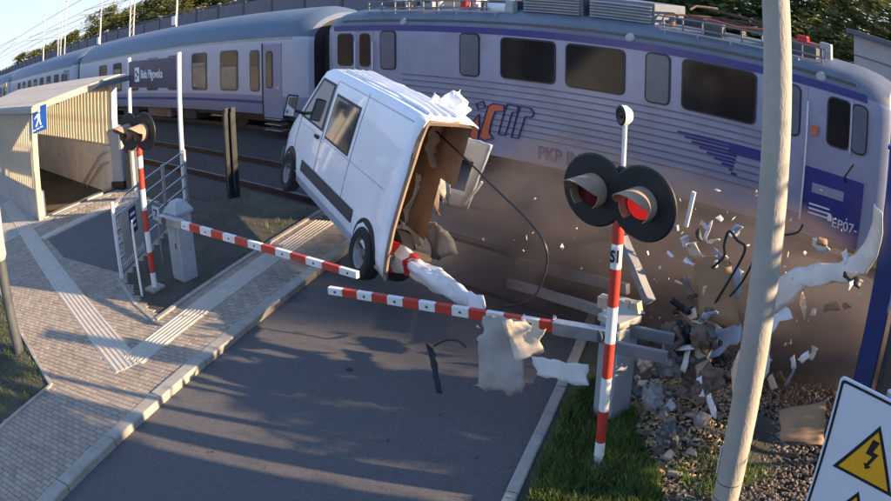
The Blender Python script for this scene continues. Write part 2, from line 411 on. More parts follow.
# pavers
cands = []
ux, uy = RD, Vector((-RD.y, RD.x, 0))
bw, bh = 0.165, 0.083
for i in range(-40, 200):
    for j in range(-12, 92):
        for (kk) in (0,):
            p = Vector((-6.5,-2.6,0))+ux*(i*bh)+uy*((j+(0.5 if i % 2 else 0))*bw)
            if p.x < -17.8: continue
            if not any(in_poly(p.x+q.x, p.y+q.y, PAVE) for q in (uy*0, ux*0.07, ux*-0.07, uy*0.1, uy*-0.1)): continue
            if in_poly(p.x, p.y, PLAZA_IN): continue
            if dist_seg(p, A0+Vector((-0.18,0.02,0)), A1) < 0.17 or dist_seg(p, B0+RD*0.2, B1) < 0.17 or dist_seg(p, C0, C1) < 0.14: continue
            if p.x > kerb_x(p.y)-0.13: continue
            cands.append((p.length, p))
cands.sort(key=lambda t: t[0])
def paver_geo(m, p, a=0.0):
    h = random.uniform(-0.003, 0.002); t = random.uniform(0.86, 1.08)
    if random.random() < 0.05: t *= 0.86
    e = 0.004
    ax, ay = uy*(bw/2-0.0035), ux*(bh/2-0.0035)
    bx_, by_ = uy*(bw/2-0.0035-e), ux*(bh/2-0.0035-e)
    V = [p-ax-ay, p+ax-ay, p+ax+ay, p-ax+ay]
    lo = [v+Vector((0,0,-0.035)) for v in V]; mid = [v+Vector((0,0,h-e)) for v in V]
    top = [p+s*bx_+r*by_+Vector((0,0,h)) for s, r in ((-1,-1),(1,-1),(1,1),(-1,1))]
    F = [(8,9,10,11)]
    for k in range(4):
        k2 = (k+1) % 4
        F += [(k,k2,4+k2,4+k),(4+k,4+k2,8+k2,8+k)]
    m.add(lo+mid+top, F)
    m.tint = (m.tint or [])+[t]*12
vis = [c for c in cands if c[1].y > 0.9]
near = vis[:300]; near_ids = set(id(c[1]) for c in near)
for _, p in near:
    m = MB(); paver_geo(m, p-p); o = m.build('paver', m_paver, pave); o.location = p
m = MB()
for _, p in cands:
    if id(p) not in near_ids: paver_geo(m, p)
tag(m.build('paver_field', m_paver, pave), kind='stuff')
# far walkway beyond the blocks that can be told apart
m = MB(); m.prism([(-17.85,2.72,-0.03),(-34,3.45,-0.03),(-34,5.25,-0.03),(-18.42,4.7,-0.03),(-18.1,7.3,-0.03),(-17.85,7.3,-0.03)][::-1], (0,0,0.028)); m.build('far_paving', m_slab, pave)
# tactile strips
def strip(a, b, tile, width, ribs, name):
    d = (b-a); L = d.length; d.normalize(); nrm = Vector((-d.y, d.x, 0)); ang = atan2(d.y, d.x)
    m = MB(); m.bx(-tile/2+0.004, tile/2-0.004, -width/2, width/2, -0.03, 0.004)
    for r in range(ribs):
        yy = -width/2+width*(r+0.5)/ribs; hw = width/ribs*0.26
        m.add([(-tile/2+0.003,yy-hw,0.004),(tile/2-0.003,yy-hw,0.004),(tile/2-0.003,yy+hw,0.004),(-tile/2+0.003,yy+hw,0.004),
               (-tile/2+0.004,yy-hw*.55,0.013),(tile/2-0.004,yy-hw*.55,0.013),(tile/2-0.004,yy+hw*.55,0.013),(-tile/2+0.004,yy+hw*.55,0.013)],
              [(4,5,6,7),(0,1,5,4),(1,2,6,5),(2,3,7,6),(3,0,4,7)])
    o = m.build('tile_src', m_tact); src = o.data; bpy.data.objects.remove(o)
    for k in range(int(L/tile)):
        p = a+d*(tile*(k+0.5)); p.z = random.uniform(-0.002, 0.002)
        inst(src, name, pave, p, (0, 0, ang))
strip(A0, A1, 0.80, 0.46, 6, 'tactile_tile')
strip(B0+RD*0.02, B1, 0.80, 0.46, 6, 'tactile_tile')
strip(C0, C1, 0.35, 0.38, 1, 'plain_tile')

# kerbs
def kerb_line(fn, y0, y1, side, w, top, name, label):
    root = tag(thing(name, (fn(y0)+side*w/2, y0, -0.2), label, None), kind='structure')
    if 'category' in root: del root['category']
    if 'label' in root: del root['label']
    y = y0
    while y < y1:
        y2 = y+0.94
        m = MB(); dz = random.uniform(-0.006, 0.006)
        p = Vector((fn(y)+side*w/2, y, 0)); q = Vector((fn(y2-0.012)+side*w/2, y2-0.012, 0))
        m.beam(p+Vector((0,0,(top-0.24)/2+dz)), q+Vector((0,0,(top-0.24)/2+dz)), w, top+0.24-0.0)
        m.build('kerbstone', m_kerb, root, world=True, bevel=0.018, segs=2, smooth=True); y = y2
kerb_line(kerb_x, -2.5, 8.9, -1, 0.22, 0.012, 'kerb', '')
kerb_line(kerbr_x, -2.0, 8.0, 1, 0.13, 0.0, 'kerb', '')
def edging(pts, w, top):
    for a, b in zip(pts[:-1], pts[1:]):
        a = Vector((*a,0)); b = Vector((*b,0)); L = (b-a).length; k = max(1, int(L/1.0))
        for i in range(k):
            p = a+(b-a)*(i/k); q = a+(b-a)*((i+1)/k)-(b-a).normalized()*0.01
            m = MB(); m.beam(p+Vector((0,0,(top-0.22)/2)), q+Vector((0,0,(top-0.22)/2)), w, top+0.22)
            m.build('edging_stone', m_kerb, pave, bevel=0.01, smooth=True)
edging([(-9.60,4.22),(-11.25,9.05)], 0.09, 0.03)
edging([(-9.62,4.20),(-10.45,4.26),(-11.85,4.55)], 0.07, 0.015)
edging([(-8.05,-2.3),(-8.84,0.80),(-9.22,2.02),(-11.4,2.15),(-14.5,2.35)], 0.07, 0.03)

# verges
m = MB()
def verge(poly, z):
    m.prism([(x,y,-0.235) for x,y in poly], (0,0,z+0.235))
VL = [(-9.62,4.05),(-11.24,9.0),(-13.9,9.0),(-14.25,7.1),(-12.1,4.5),(-10.4,4.10)]
verge(VL, -0.015)
VG = [(-8.1,-2.4),(-8.88,0.8),(-9.26,1.98),(-11.4,2.1),(-14.5,2.3),(-14.5,-2.4)]
verge(VG, -0.01)
VR = [(kerbr_x(y)+0.14, y) for y in (-2,2,5,8.0)][::-1]+[(0.2,-2.0),(-0.6,2.0),(-1.6,5.0),(-2.9,7.9)]
VR = VR[:4][::-1]+[(-2.9,7.9),(-1.6,5.4),(0.6,2.0),(1.6,-2.0)]
verge(VR[::-1], -0.03)
tag(m.build('verge', m_soil), kind='structure')

# grass
def grass(name, polys, count, hmin, hmax, seed, label, dens=None):
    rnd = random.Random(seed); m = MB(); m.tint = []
    for poly, z, cnt in polys:
        xs_ = [p[0] for p in poly]; ys_ = [p[1] for p in poly]; k = 0; tries = 0
        while k < cnt and tries < cnt*20:
            tries += 1
            x, y = rnd.uniform(min(xs_), max(xs_)), rnd.uniform(min(ys_), max(ys_))
            if not in_poly(x, y, poly): continue
            nv = noise.noise(Vector((x*1.9, y*1.9, seed)))
            if rnd.random() > 0.62+nv*0.9: continue
            k += 1
            h = rnd.uniform(hmin, hmax)*(1.0+0.5*nv); a = rnd.uniform(0, 2*pi); w = rnd.uniform(0.004, 0.009)
            lean = rnd.uniform(0.1, 0.7)*h; b = rnd.uniform(0, 2*pi); t = rnd.uniform(0.6, 1.35)
            dx, dy = cos(a)*w, sin(a)*w; lx, ly = cos(b)*lean, sin(b)*lean
            m.add([(x-dx,y-dy,z),(x+dx,y+dy,z),(x+dx*.7+lx*.4,y+dy*.7+ly*.4,z+h*.6),(x-dx*.7+lx*.4,y-dy*.7+ly*.4,z+h*.6),(x+lx,y+ly,z+h)], [(0,1,2,3),(3,2,4)])
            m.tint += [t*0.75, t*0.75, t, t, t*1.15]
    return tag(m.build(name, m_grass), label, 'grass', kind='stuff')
GR = [(G(528,502).x,G(528,502).y),(G(566,405).x,G(566,405).y),(G(596,378).x,G(596,378).y),(G(640,425).x,G(640,425).y),(G(664,502).x,G(664,502).y),(-2.3,4.0)]
grass('grass', [(GR,-0.03,15000)], 0, 0.06, 0.19, 3, 'lush green grass at the foot of the signal post')
grass('grass', [(VG,-0.01,9000)], 0, 0.03, 0.10, 4, 'thin short grass beside the paved corner')
grass('grass', [(VL,-0.015,550)], 0, 0.03, 0.13, 5, 'sparse weeds around the barrier machine and fence foot')
GR2 = [(G(610,430).x,G(610,430).y),(G(650,390).x,G(650,390).y),(G(700,400).x,G(700,400).y),(G(790,470).x,G(790,470).y),(G(700,500).x,G(700,500).y)]
grass('grass', [(GR2,-0.03,1500)], 0, 0.05, 0.20, 6, 'scattered weeds between the ballast stones and rubble')

# ================================================================== TRAIN
SY = 13.0                                             # near side of the locomotive
def loco():
    x0, x1 = -15.56, -1.95
    t = thing('electric_locomotive', ((x0+x1)/2, T2, -0.07), 'grey and navy electric locomotive with ribbed sides behind the wrecked van', 'locomotive')
    W = 1.5
    # body loft
    prof = [(1.0,0.40),(1.0,1.0),(1.0,2.0),(1.0,3.0),(0.995,3.22),(0.985,3.30),(0.93,3.48),(0.84,3.62),(0.70,3.70),(0.35,3.77),(0.0,3.79)]
    st = [(x0-0.42,0.84,0.92),(x0-0.37,0.88,0.945),(x0-0.18,0.94,0.965),(x0+0.05,0.99,0.985),(x0+0.5,1.0,1.0),(x0+2.0,1,1),(x0+6,1,1),(x1-6,1,1),(x1-2.0,1,1),(x1-0.5,1.0,1.0),(x1-0.05,0.99,0.985),(x1+0.18,0.94,0.965),(x1+0.37,0.88,0.945),(x1+0.42,0.84,0.92)]
    m = MB(); R = []
    full = [(-a,z) for a,z in prof]+[(a,z) for a,z in prof[-2::-1]]
    n = len(full); V = []
    for x, ws, zs in st:
        for a, z in full:
            zz = z if z < 3.1 else 3.1+(z-3.1)*((zs-0.8)/0.2)
            V.append((x, T2+a*W*ws, zz))
    F = []; Mi = []
    for i in range(len(st)-1):
        for j in range(n-1):
            F.append((i*n+j, (i+1)*n+j, (i+1)*n+j+1, i*n+j+1))
            zm = (full[j][1]+full[j+1][1])/2
            Mi.append(1 if zm > 3.31 else 0)
    F.append(tuple(range(n-1,-1,-1))); Mi.append(0); F.append(tuple((len(st)-1)*n+j for j in range(n))); Mi.append(0)
    m.v = [Vector(p) for p in V]; m.f = [list(f) for f in F]; m.m = Mi
    m.build('body', [m_loco, m_locoroof], t, smooth=True, world=True, ang=30)
    m = MB(); m.bx(x0+0.1,x1-0.1,SY+0.2,SY+2.8,0.25,0.42); m.build('underframe', m_under, t, world=True)
    # navy roof band along each side
    for s in (-1, 1):
        y = T2+s*(W+0.004)
        m = MB(); m.bx(x0+0.05,x1-0.05,min(y,y-s*0.03),max(y,y-s*0.03),3.205,3.355); m.build('navy_band', m_loconavy, t, world=True)
        m = MB(); m.bx(x0+0.3,x1-0.3,T2+s*1.40-0.02,T2+s*1.40+0.02,3.46,3.505); m.build('rain_strip', m_dkgrey, t, world=True)
    # ribs on the side
    k = 0
    for z in (2.08,1.94,1.80,1.66,1.52,1.38,1.24,1.10,0.96):
        m = MB(); m.bx(x0+2.6,x1-1.75,SY-0.012,SY+0.01,z-0.016,z+0.016); m.build('rib', m_locoseam, t, world=True)
    # windows
    def window(xa, xb, za, zb, glass, r=0.09, bars=0, fr=0.035):
        def rr(xa, xb, za, zb, r):
            P = []
            for (cx_, cz_, a0) in ((xb-r,zb-r,0),(xa+r,zb-r,90),(xa+r,za+r,180),(xb-r,za+r,270)):
                for q in range(5): a = radians(a0+q*22.5); P.append((cx_+r*cos(a), cz_+r*sin(a)))
            return P
        P = rr(xa-fr, xb+fr, za-fr, zb+fr, r+fr)
        m = MB(); m.prism([(x, SY-0.022, z) for x, z in P], (0, 0.03, 0)); f = m.build('window', m_gasket, t, world=True, smooth=True)
        P = rr(xa, xb, za, zb, r)
        m = MB(); m.prism([(x, SY-0.028, z) for x, z in P], (0, 0.02, 0)); g = m.build('pane', glass, None); g.parent = f
        inv = t.matrix_basis.inverted(); me = g.data
        for v in me.vertices: v.co = inv @ v.co
        return f
    window(-13.69,-13.21,2.2,3.17,m_lglass2); window(-11.13,-10.63,2.2,3.17,m_lglass2); window(-6.54,-6.07,2.2,3.17,m_lglass2)
    window(-9.99,-8.66,2.24,3.13,m_lglass); window(-8.35,-7.05,2.24,3.13,m_lglass); window(-5.76,-4.29,2.2,3.16,m_lglass)
    window(-3.62,-3.38,2.2,3.13,m_lglass2)
    # cab side windows
    window(-15.32,-14.78,2.25,3.10,m_lglass); window(-14.45,-14.12,2.25,3.10,m_lglass)
    window(-2.78,-2.36,2.22,3.10,m_lglass); window(-2.28,-2.00,2.22,3.10,m_lglass2)
    m = MB(); m.bx(-2.335,-2.295,SY-0.04,SY+0.01,2.15,3.16); m.build('window_pillar', m_coachw, t, world=True)
    # orange lamp body on cab
    m = MB(); m.bx(-3.12,-2.98,SY-0.05,SY+0.01,2.30,2.48); m.build('marker_panel', m_orange, t, world=True, bevel=0.01)
    # cab doors
    for xa, xb in ((-3.80,-3.22),(-14.60,-13.98)):
        m = MB(); m.bx(xa,xb,SY-0.008,SY+0.01,0.75,3.2); d = m.build('door', m_loco, t, world=True, bevel=0.006)
        for xx in (xa-0.02, xb+0.02):
            m = MB(); m.cyl((xx,SY-0.06,0.65),(xx,SY-0.06,2.9),0.018,n=8); m.beam((xx,SY-0.06,2.9),(xx,SY+0.01,2.9),0.02,0.02); m.beam((xx,SY-0.06,0.7),(xx,SY+0.01,0.7),0.02,0.02)
            h = m.build('handrail', m_white, t, world=True, smooth=True)
    # navy lower panels at the cabs, with fading stripes
    m = MB(); m.bx(-3.75,x1-0.02,SY-0.006,SY+0.01,0.42,1.68); m.build('navy_panel', m_loconavy, t, world=True)
    m = MB(); m.bx(x0+0.02,-13.95,SY-0.006,SY+0.01,0.42,1.68); m.build('navy_panel', m_loconavy, t, world=True)
    for i in range(9):
        z = 1.70-i*0.07; L = 2.0-i*0.16
        m = MB(); m.bx(-3.85-L,-3.85-0.9+L*0.1,SY-0.017,SY+0.01,z-0.022,z+0.022); m.build('navy_stripe', m_loconavy, t, world=True)
    m = MB(); m.bx(-4.75,-3.84,SY-0.019,SY+0.01,1.52,1.72); m.build('navy_stripe', m_loconavy, t, world=True)
    # plates and writing
    m = MB(); m.bx(-3.02,-2.36,SY-0.02,SY+0.005,1.22,1.40); m.build('maker_plate', m_loco, t, world=True, bevel=0.006)
    inv = t.matrix_basis.inverted()
    def txt(s_, size, x, z, mt, sx=1.0, bold=0.0):
        text_mesh(s_, size, mt, t, inv @ Vector((x, SY-0.022, z)), (pi/2, 0, 0), sx=sx, bold=bold)
    txt('EP07-', 0.25, -2.55, 0.70, m_print, 0.95)
    for i in range(3):
        m = MB(); m.bx(-3.05,-2.62+0.04*i,SY-0.012,SY+0.005,0.98-i*0.085,1.01-i*0.085); m.build('stencil_line', m_print, t, world=True)
    m = MB(); m.bx(-2.64,-2.56,SY-0.014,SY+0.005,0.78,0.90); m.build('stencil_mark', m_print, t, world=True)
    txt('PKP INTERCITY', 0.40, Y(538,160,SY).x, Y(538,152,SY).z-0.13, m_loconavy, 0.9, 0.010)
    # operator emblem: orange i, orange C stem, two outlined T bars
    lx, lz = Y(471,137,SY).x, Y(471,137,SY).z
    def outline(P, mt, name, w=0.035, y=SY-0.03):
        m = MB()
        for a, b in zip(P, P[1:]+P[:1]): m.beam((a[0],y,a[1]),(b[0],y,b[1]),0.02,w,up=(0,-1,0))
        m.build(name, mt, t, world=True)
    def plate(P, mt, name):
        m = MB(); m.prism([(x,SY-0.024,z) for x,z in P], (0,0.02,0)); m.build(name, mt, t, world=True); outline(P, m_loconavy, 'emblem_outline')
    def PX(*pts): return [(Y(a,b,SY).x, Y(a,b,SY).z) for a,b in pts]
    plate(PX((469,140),(474,121),(480,114),(480,128),(478,144)), m_orange, 'emblem_letter')
    plate(PX((480,136),(486,116),(489,106),(494,103),(505,105),(505,111),(496,111),(492,122),(490,133),(494,138),(484,140)), m_orange, 'emblem_letter')
    outline(PX((477,103),(484,101),(486,107),(479,109)), m_loconavy, 'emblem_outline')
    outline(PX((508,104),(519,106),(519,112),(513,112),(506,135),(499,134),(505,112)), m_loconavy, 'emblem_outline')
    outline(PX((521,106),(531,108),(535,113),(532,117),(526,116),(519,138),(512,137),(518,114)), m_loconavy, 'emblem_outline')
    # roof equipment
    for (xa, xb) in ((-10.0,-8.45),(-8.3,-6.75)):
        m = MB(); m.bx(xa,xb,13.75,15.3,3.68,4.22); b = m.build('louvre_box', m_locoroof, t, world=True, bevel=0.02)
        for i in range(6):
            z = 3.80+i*0.07
            mm = MB(); mm.add([(xa+0.06,13.74,z),(xb-0.06,13.74,z),(xb-0.06,13.68,z-0.03),(xa+0.06,13.68,z-0.03),(xa+0.06,13.74,z-0.012),(xb-0.06,13.74,z-0.012),(xb-0.06,13.68,z-0.042),(xa+0.06,13.68,z-0.042)],
                               [(0,1,2,3),(7,6,5,4),(3,2,6,7),(0,3,7,4),(1,5,6,2)]); mm.build('louvre_slat', m_grey, t, world=True)
    for s in (-1, 1):
        y = T2+s*1.22
        m = MB(); m.tube([(x,y,3.70) for x in (-6.4,-5,-3.4)], 0.02, 6)
        for x in (-6.3,-5.6,-4.9,-4.2,-3.5): m.cyl((x,y,3.55),(x,y,3.70),0.018,n=6)
        m.build('roof_handrail', m_grey, t, world=True, smooth=True)
        m = MB(); m.tube([(x,y,3.72) for x in (-14.6,-12,-10.3)], 0.02, 6)
        for x in (-14.5,-13.5,-12.5,-11.5,-10.4): m.cyl((x,y,3.55),(x,y,3.72),0.018,n=6)
        m.build('roof_handrail', m_grey, t, world=True, smooth=True)
    def insul(x, y, z):
        m = MB(); pr = []
        for i in range(5): pr += [(0.045, i*0.05), (0.085, i*0.05+0.02), (0.045, i*0.05+0.035)]
        m.lathe([(0.0,0.0)]+pr+[(0.03,0.27),(0.0,0.27)], (x,y,z), n=10); m.build('insulator', m_hoodtan, t, world=True, smooth=True)
    for x in (-6.4,-5.3,-4.0,-11.2,-12.6,-13.8):
        for y in (13.85, 15.15): insul(x, y, 3.72)
    def panto(xc):
        m = MB(); m.bx(xc-0.9,xc+0.9,13.9,13.97,3.98,4.03); m.bx(xc-0.9,xc+0.9,15.03,15.1,3.98,4.03); m.bx(xc-0.9,xc-0.83,13.9,15.1,4.031,4.08); m.bx(xc+0.83,xc+0.9,13.9,15.1,4.031,4.08)
        p = m.build('pantograph', m_dkgrey, t, world=True)
        m = MB()
        for y0, y1 in ((13.95,14.2),(15.05,14.8)):
            m.beam((xc-0.8,y0,4.06),(xc+1.1,y1,4.16),0.05,0.05); m.beam((xc+1.1,y1,4.16),(xc-0.7,(y1+T2)/2,4.27),0.04,0.04)
        m.tube([(xc-0.75,13.7,4.20),(xc-0.7,13.9,4.3),(xc-0.7,15.1,4.3),(xc-0.75,15.3,4.20)], 0.03, 6)
        q = m.build('pantograph_arm', m_rail, t, world=True)
    panto(-5.2); panto(-12.6)
    for (xa,xb,ya,yb,h) in ((-3.9,-3.2,13.6,14.4,0.25),(-6.5,-6.0,14.6,15.3,0.3),(-11.0,-10.3,13.7,14.3,0.28),(-14.6,-14.0,14.0,15.0,0.22)):
        m = MB(); m.bx(xa,xb,ya,yb,3.66,3.72+h); m.build('roof_box', m_dkgrey, t, world=True, bevel=0.03)
    m = MB(); m.tube([(-6.6,13.9,4.0),(-5.9,13.95,4.08),(-5.0,13.88,4.0),(-4.2,13.92,4.1),(-3.5,13.9,3.95)], 0.025, 6); m.build('busbar', m_orange, t, world=True, smooth=True)
    for (xa,xb) in ((-4.35,-3.75),(-10.9,-10.3)):
        m = MB(); m.cyl((xa,13.62,3.80),(xb,13.62,3.80),0.14,n=14); m.build('air_tank', m_dwhite, t, world=True, smooth=True, bevel=0.02)
    rr2 = random.Random(3)
    for k in range(22):
        x = rr2.choice([rr2.uniform(-6.5,-3.0), rr2.uniform(-14.8,-10.2)]); yy = rr2.uniform(13.6,15.2); w_ = rr2.uniform(0.08,0.28); h_ = rr2.uniform(0.12,0.42)
        m = MB(); m.bx(x-w_,x+w_,yy-0.1,yy+0.1,3.66,3.74+h_); m.build('roof_gear', rr2.choice([m_dkgrey, m_grey, m_hoodtan, m_tail, m_dwhite, m_dkgrey]), t, world=True, bevel=0.02)
    for x in [-6.4+0.42*k for k in range(9)]+[-14.6+0.48*k for k in range(9)]:
        m = MB(); m.beam((x,13.42,3.62),(x,13.42,3.98),0.03,0.03,up=(1,0,0)); m.build('rail_stanchion', m_dkgrey2, t, world=True)
    for xa, xb in ((-6.5,-2.95),(-14.7,-10.7)):
        for zz in (3.80, 3.98):
            m = MB(); m.cyl((xa,13.42,zz),(xb,13.42,zz),0.02,n=6); m.build('roof_rail', m_dkgrey2, t, world=True)
    # roof side vents
    for x in (Y(632,27,13.15).x, Y(822,60,13.15).x, -13.0):
        m = MB(); m.lathe([(0.0,0.03),(0.085,0.03),(0.11,0.0)], (x,13.075,3.44), axis=(0,-1,0.45), n=14); m.build('roof_vent', m_grey, t, world=True, smooth=True)
    # ends: windscreens, lamps, buffers
    for s, xe in ((1, x1+0.36), (-1, x0-0.36)):
        for yy in (-0.66, 0.66):
            m = MB(); c = Vector((xe+s*0.055, T2+yy, 2.66))
            m.obox(c, (0.02,0,0), (0,0.5,0), (0,0,0.42)); m.build('windscreen', m_lglass, t, world=True, bevel=0.01)
            m = MB(); m.lathe([(0.0,0.06),(0.11,0.05),(0.14,0.0),(0.14,-0.1)], (xe+s*0.05, T2+yy*1.3, 1.15), axis=(s,0,0), n=16); m.build('headlight', m_print, t, world=True, smooth=True)
            m = MB(); m.cyl((xe-s*0.1,T2+yy*1.33,0.9),(xe+s*0.55,T2+yy*1.33,0.9),0.09,n=12); m.cyl((xe+s*0.55,T2+yy*1.33,0.9),(xe+s*0.6,T2+yy*1.33,0.9),0.24,n=18); m.build('buffer', m_under, t, world=True, smooth=True)
    m = MB(); m.beam((-2.35,SY-0.18,1.72),(-2.18,SY-0.22,2.02),0.03,0.03); m.beam((-2.35,SY-0.18,1.72),(-2.35,SY,1.60),0.03,0.03); m.build('mirror_arm', m_black, t, world=True)
    # bogies
    for xc in (-13.0,-4.5):
        m = MB()
        for s in (-1, 1): m.bx(xc-2.1,xc+2.1,T2+s*1.15-0.08,T2+s*1.15+0.08,0.28,0.58)
        m.bx(xc-1.0,xc+1.0,T2-1.0,T2+1.0,0.2,0.40)
        m.build('bogie_frame', m_under, t, world=True, bevel=0.03)
        for dx in (-1.52,1.52):
            for s in (-1, 1):
                m = MB(); m.lathe([(0.0,0.0),(0.2,0.02),(0.5,0.0),(0.625,0.0),(0.625,-0.1),(0.66,-0.13),(0.0,-0.13)], (xc+dx,T2+s*0.82,0.56), axis=(0,s,0), n=24); m.build('wheel', m_under, t, world=True, smooth=True)
    return t
loco()

def coach_proto():
    # right-hand end of the coach at local x = 0, running to negative x
    L = 21.6; W = 1.41
    t = thing('passenger_coach', (-16.85, T2, -0.07), 'pale grey passenger coach with navy line coupled to the locomotive', 'railway coach', 'coaches of the train')
    prof = [(0.965,0.62),(1.0,0.9),(1.0,1.25),(1.0,1.3),(1.0,2.3),(0.995,2.95),(0.975,3.15),(0.94,3.30),(0.86,3.48),(0.70,3.68),(0.48,3.84),(0.22,3.93),(0.0,3.96)]
    full = [(-a,z) for a,z in prof]+[(a,z) for a,z in prof[-2::-1]]; n = len(full)
    st = [(0.0,0.80,0.90),(-0.08,0.90,0.94),(-0.3,0.97,0.975),(-0.7,1.0,1.0),(-L/2,1,1),(-L+0.7,1,1),(-L+0.3,0.97,0.975),(-L+0.08,0.90,0.94),(-L,0.80,0.90)]
    V = []; F = []; Mi = []
    for x, ws, zs in st:
        for a, z in full: V.append((x, a*W*ws, z if z < 3.0 else 3.0+(z-3.0)*((zs-0.75)/0.25)))
    for i in range(len(st)-1):
        for j in range(n-1):
            F.append((i*n+j, i*n+j+1, (i+1)*n+j+1, (i+1)*n+j)); zm = (full[j][1]+full[j+1][1])/2
            Mi.append(2 if zm > 3.16 else (0 if zm > 1.27 else 1))
    F.append(tuple(range(n))); Mi.append(3); F.append(tuple((len(st)-1)*n+j for j in range(n-1,-1,-1))); Mi.append(3)
    m = MB(); m.v = [Vector(p) for p in V]; m.f = [list(f) for f in F]; m.m = Mi
    m.build('body', [m_coachw, m_coachg, m_coachroof, m_bellows], t, smooth=True, ang=28)
    y = -W
    for s in (-1, 1):
        yy = s*W
        m = MB(); m.bx(-L+0.75,-2.3,min(yy,yy+s*0.008),max(yy,yy+s*0.008),0.98,1.08); m.build('navy_line', m_loconavy, t)
        m = MB(); m.bx(-L+0.75,-0.75,min(yy,yy+s*0.012)-0.0,max(yy,yy+s*0.012),3.10,3.15); m.build('gutter', m_gutter, t)
    def rr(xa, xb, za, zb, r):
        P = []
        for (cx_, cz_, a0) in ((xb-r,zb-r,0),(xa+r,zb-r,90),(xa+r,za+r,180),(xb-r,za+r,270)):
            for q in range(4): a = radians(a0+q*30); P.append((cx_+r*cos(a), cz_+r*sin(a)))
        return P
    def window(xc, w, za, zb, blind=0.0):
        m = MB(); m.prism([(x, y-0.014, z) for x, z in rr(xc-w/2-0.05, xc+w/2+0.05, za-0.05, zb+0.05, 0.14)], (0,0.03,0)); f = m.build('window', m_dkgrey, t, smooth=True)
        m = MB(); m.prism([(x, y-0.020, z) for x, z in rr(xc-w/2, xc+w/2, za, zb, 0.11)], (0,0.02,0)); p = m.build('pane', m_cglass, f)
        if blind:
            m = MB(); m.bx(xc-w/2+0.06,xc+w/2-0.06,y-0.026,y-0.018,za+0.08,za+(zb-za)*blind); m.build('blind', m_cblind, f)
        m = MB(); m.bx(xc-w/2,xc+w/2,y-0.030,y-0.012,zb-(zb-za)*0.36-0.015,zb-(zb-za)*0.36+0.015); m.build('sash_bar', m_dkgrey, f)
    window(-2.68, 0.46, 1.42, 2.72)
    bl = [0.6,0.75,0.5,0.85,0.6,0.8,0.55,0.9]
    xs_ = [-4.27-1.0*0, -6.47]
    x = -4.27; i = 0
    while x > -L+2.6:
        window(x, 1.08, 1.42, 2.76, bl[i % 8]); x -= 2.12; i += 1
    m = MB(); m.bx(-2.20,-1.20,y-0.012,y+0.02,0.55,2.95); d = m.build('door', m_coachg, t, bevel=0.01)
    m = MB(); m.bx(-2.26,-2.20,y-0.022,y+0.02,0.55,2.97); m.build('door_post', m_black, t)
    m = MB(); m.prism([(x, y-0.024, z) for x, z in rr(-2.02, -1.66, 1.5, 2.72, 0.12)], (0,0.02,0)); f = m.build('door_window', m_gasket, d)
    m = MB(); m.prism([(x, y-0.030, z) for x, z in rr(-1.98, -1.70, 1.54, 2.68, 0.09)], (0,0.02,0)); m.build('pane', m_cglass, f)
    m = MB(); m.bx(-1.5,-1.3,y-0.03,y+0.0,1.5,1.56); m.build('door_handle', m_galv, d)
    for z in (0.15, 0.33, 0.50):
        m = MB(); m.bx(-2.1,-1.25,y-0.06,y+0.25,z,z+0.035); m.build('step', m_galv, t)
    # end: gangway, buffers, sockets
    for xe, s in ((0.0, 1), (-L, -1)):
        m = MB()
        for k in range(4):
            r_ = 0.04*k
            m.bx(min(xe,xe+s*(0.07+0.07*k)),max(xe,xe+s*(0.07+0.07*k)),-0.75+r_*0.2,0.75-r_*0.2,0.7,3.05-r_*0.2)
        m.build('gangway_bellows', m_bellows, t, bevel=0.02)
        for yy in (-0.87, 0.87):
            m = MB(); m.cyl((xe,yy,0.95),(xe+s*0.5,yy,0.95),0.08,n=10); m.cyl((xe+s*0.5,yy,0.95),(xe+s*0.55,yy,0.95),0.22,n=16); m.build('buffer', m_under, t, smooth=True)
            m = MB(); m.bx(min(xe,xe+s*0.06),max(xe,xe+s*0.06),yy-0.08,yy+0.08,1.35,1.6); m.build('tail_lamp', m_lensd, t, bevel=0.01)
    for xc in (-3.2, -L+3.2):
        for s in (-1, 1): m = MB(); m.bx(xc-1.7,xc+1.7,s*1.0-0.07,s*1.0+0.07,0.3,0.55); m.build('bogie_frame', m_under, t, bevel=0.03)
        for dx in (-1.25,1.25):
            for s in (-1, 1):
                m = MB(); m.lathe([(0.0,0.0),(0.15,0.02),(0.38,0.0),(0.46,0.0),(0.46,-0.1),(0.49,-0.13),(0.0,-0.13)], (xc+dx,s*0.82,0.40), axis=(0,s,0), n=20); m.build('wheel', m_under, t, smooth=True)
    for i, (xa, xb) in enumerate(((-8.5,-7.0),(-11.5,-9.2),(-14.5,-12.6))):
        m = MB(); m.bx(xa,xb,-1.25,-0.5,0.18,0.60); m.build('equipment_box', m_under if i != 1 else m_drust, t, bevel=0.03)
    m = MB(); m.bx(-L+0.4,-0.4,-1.2,1.2,0.45,0.66); m.build('underframe', m_under, t)
    return t
c1 = coach_proto()
for i, lab in enumerate(('second passenger coach of the train beyond the underpass roof', 'far third passenger coach at the distant end of the train')):
    c2 = copy_tree(c1); c2.location.x -= 22.2*(i+1); c2['label'] = lab

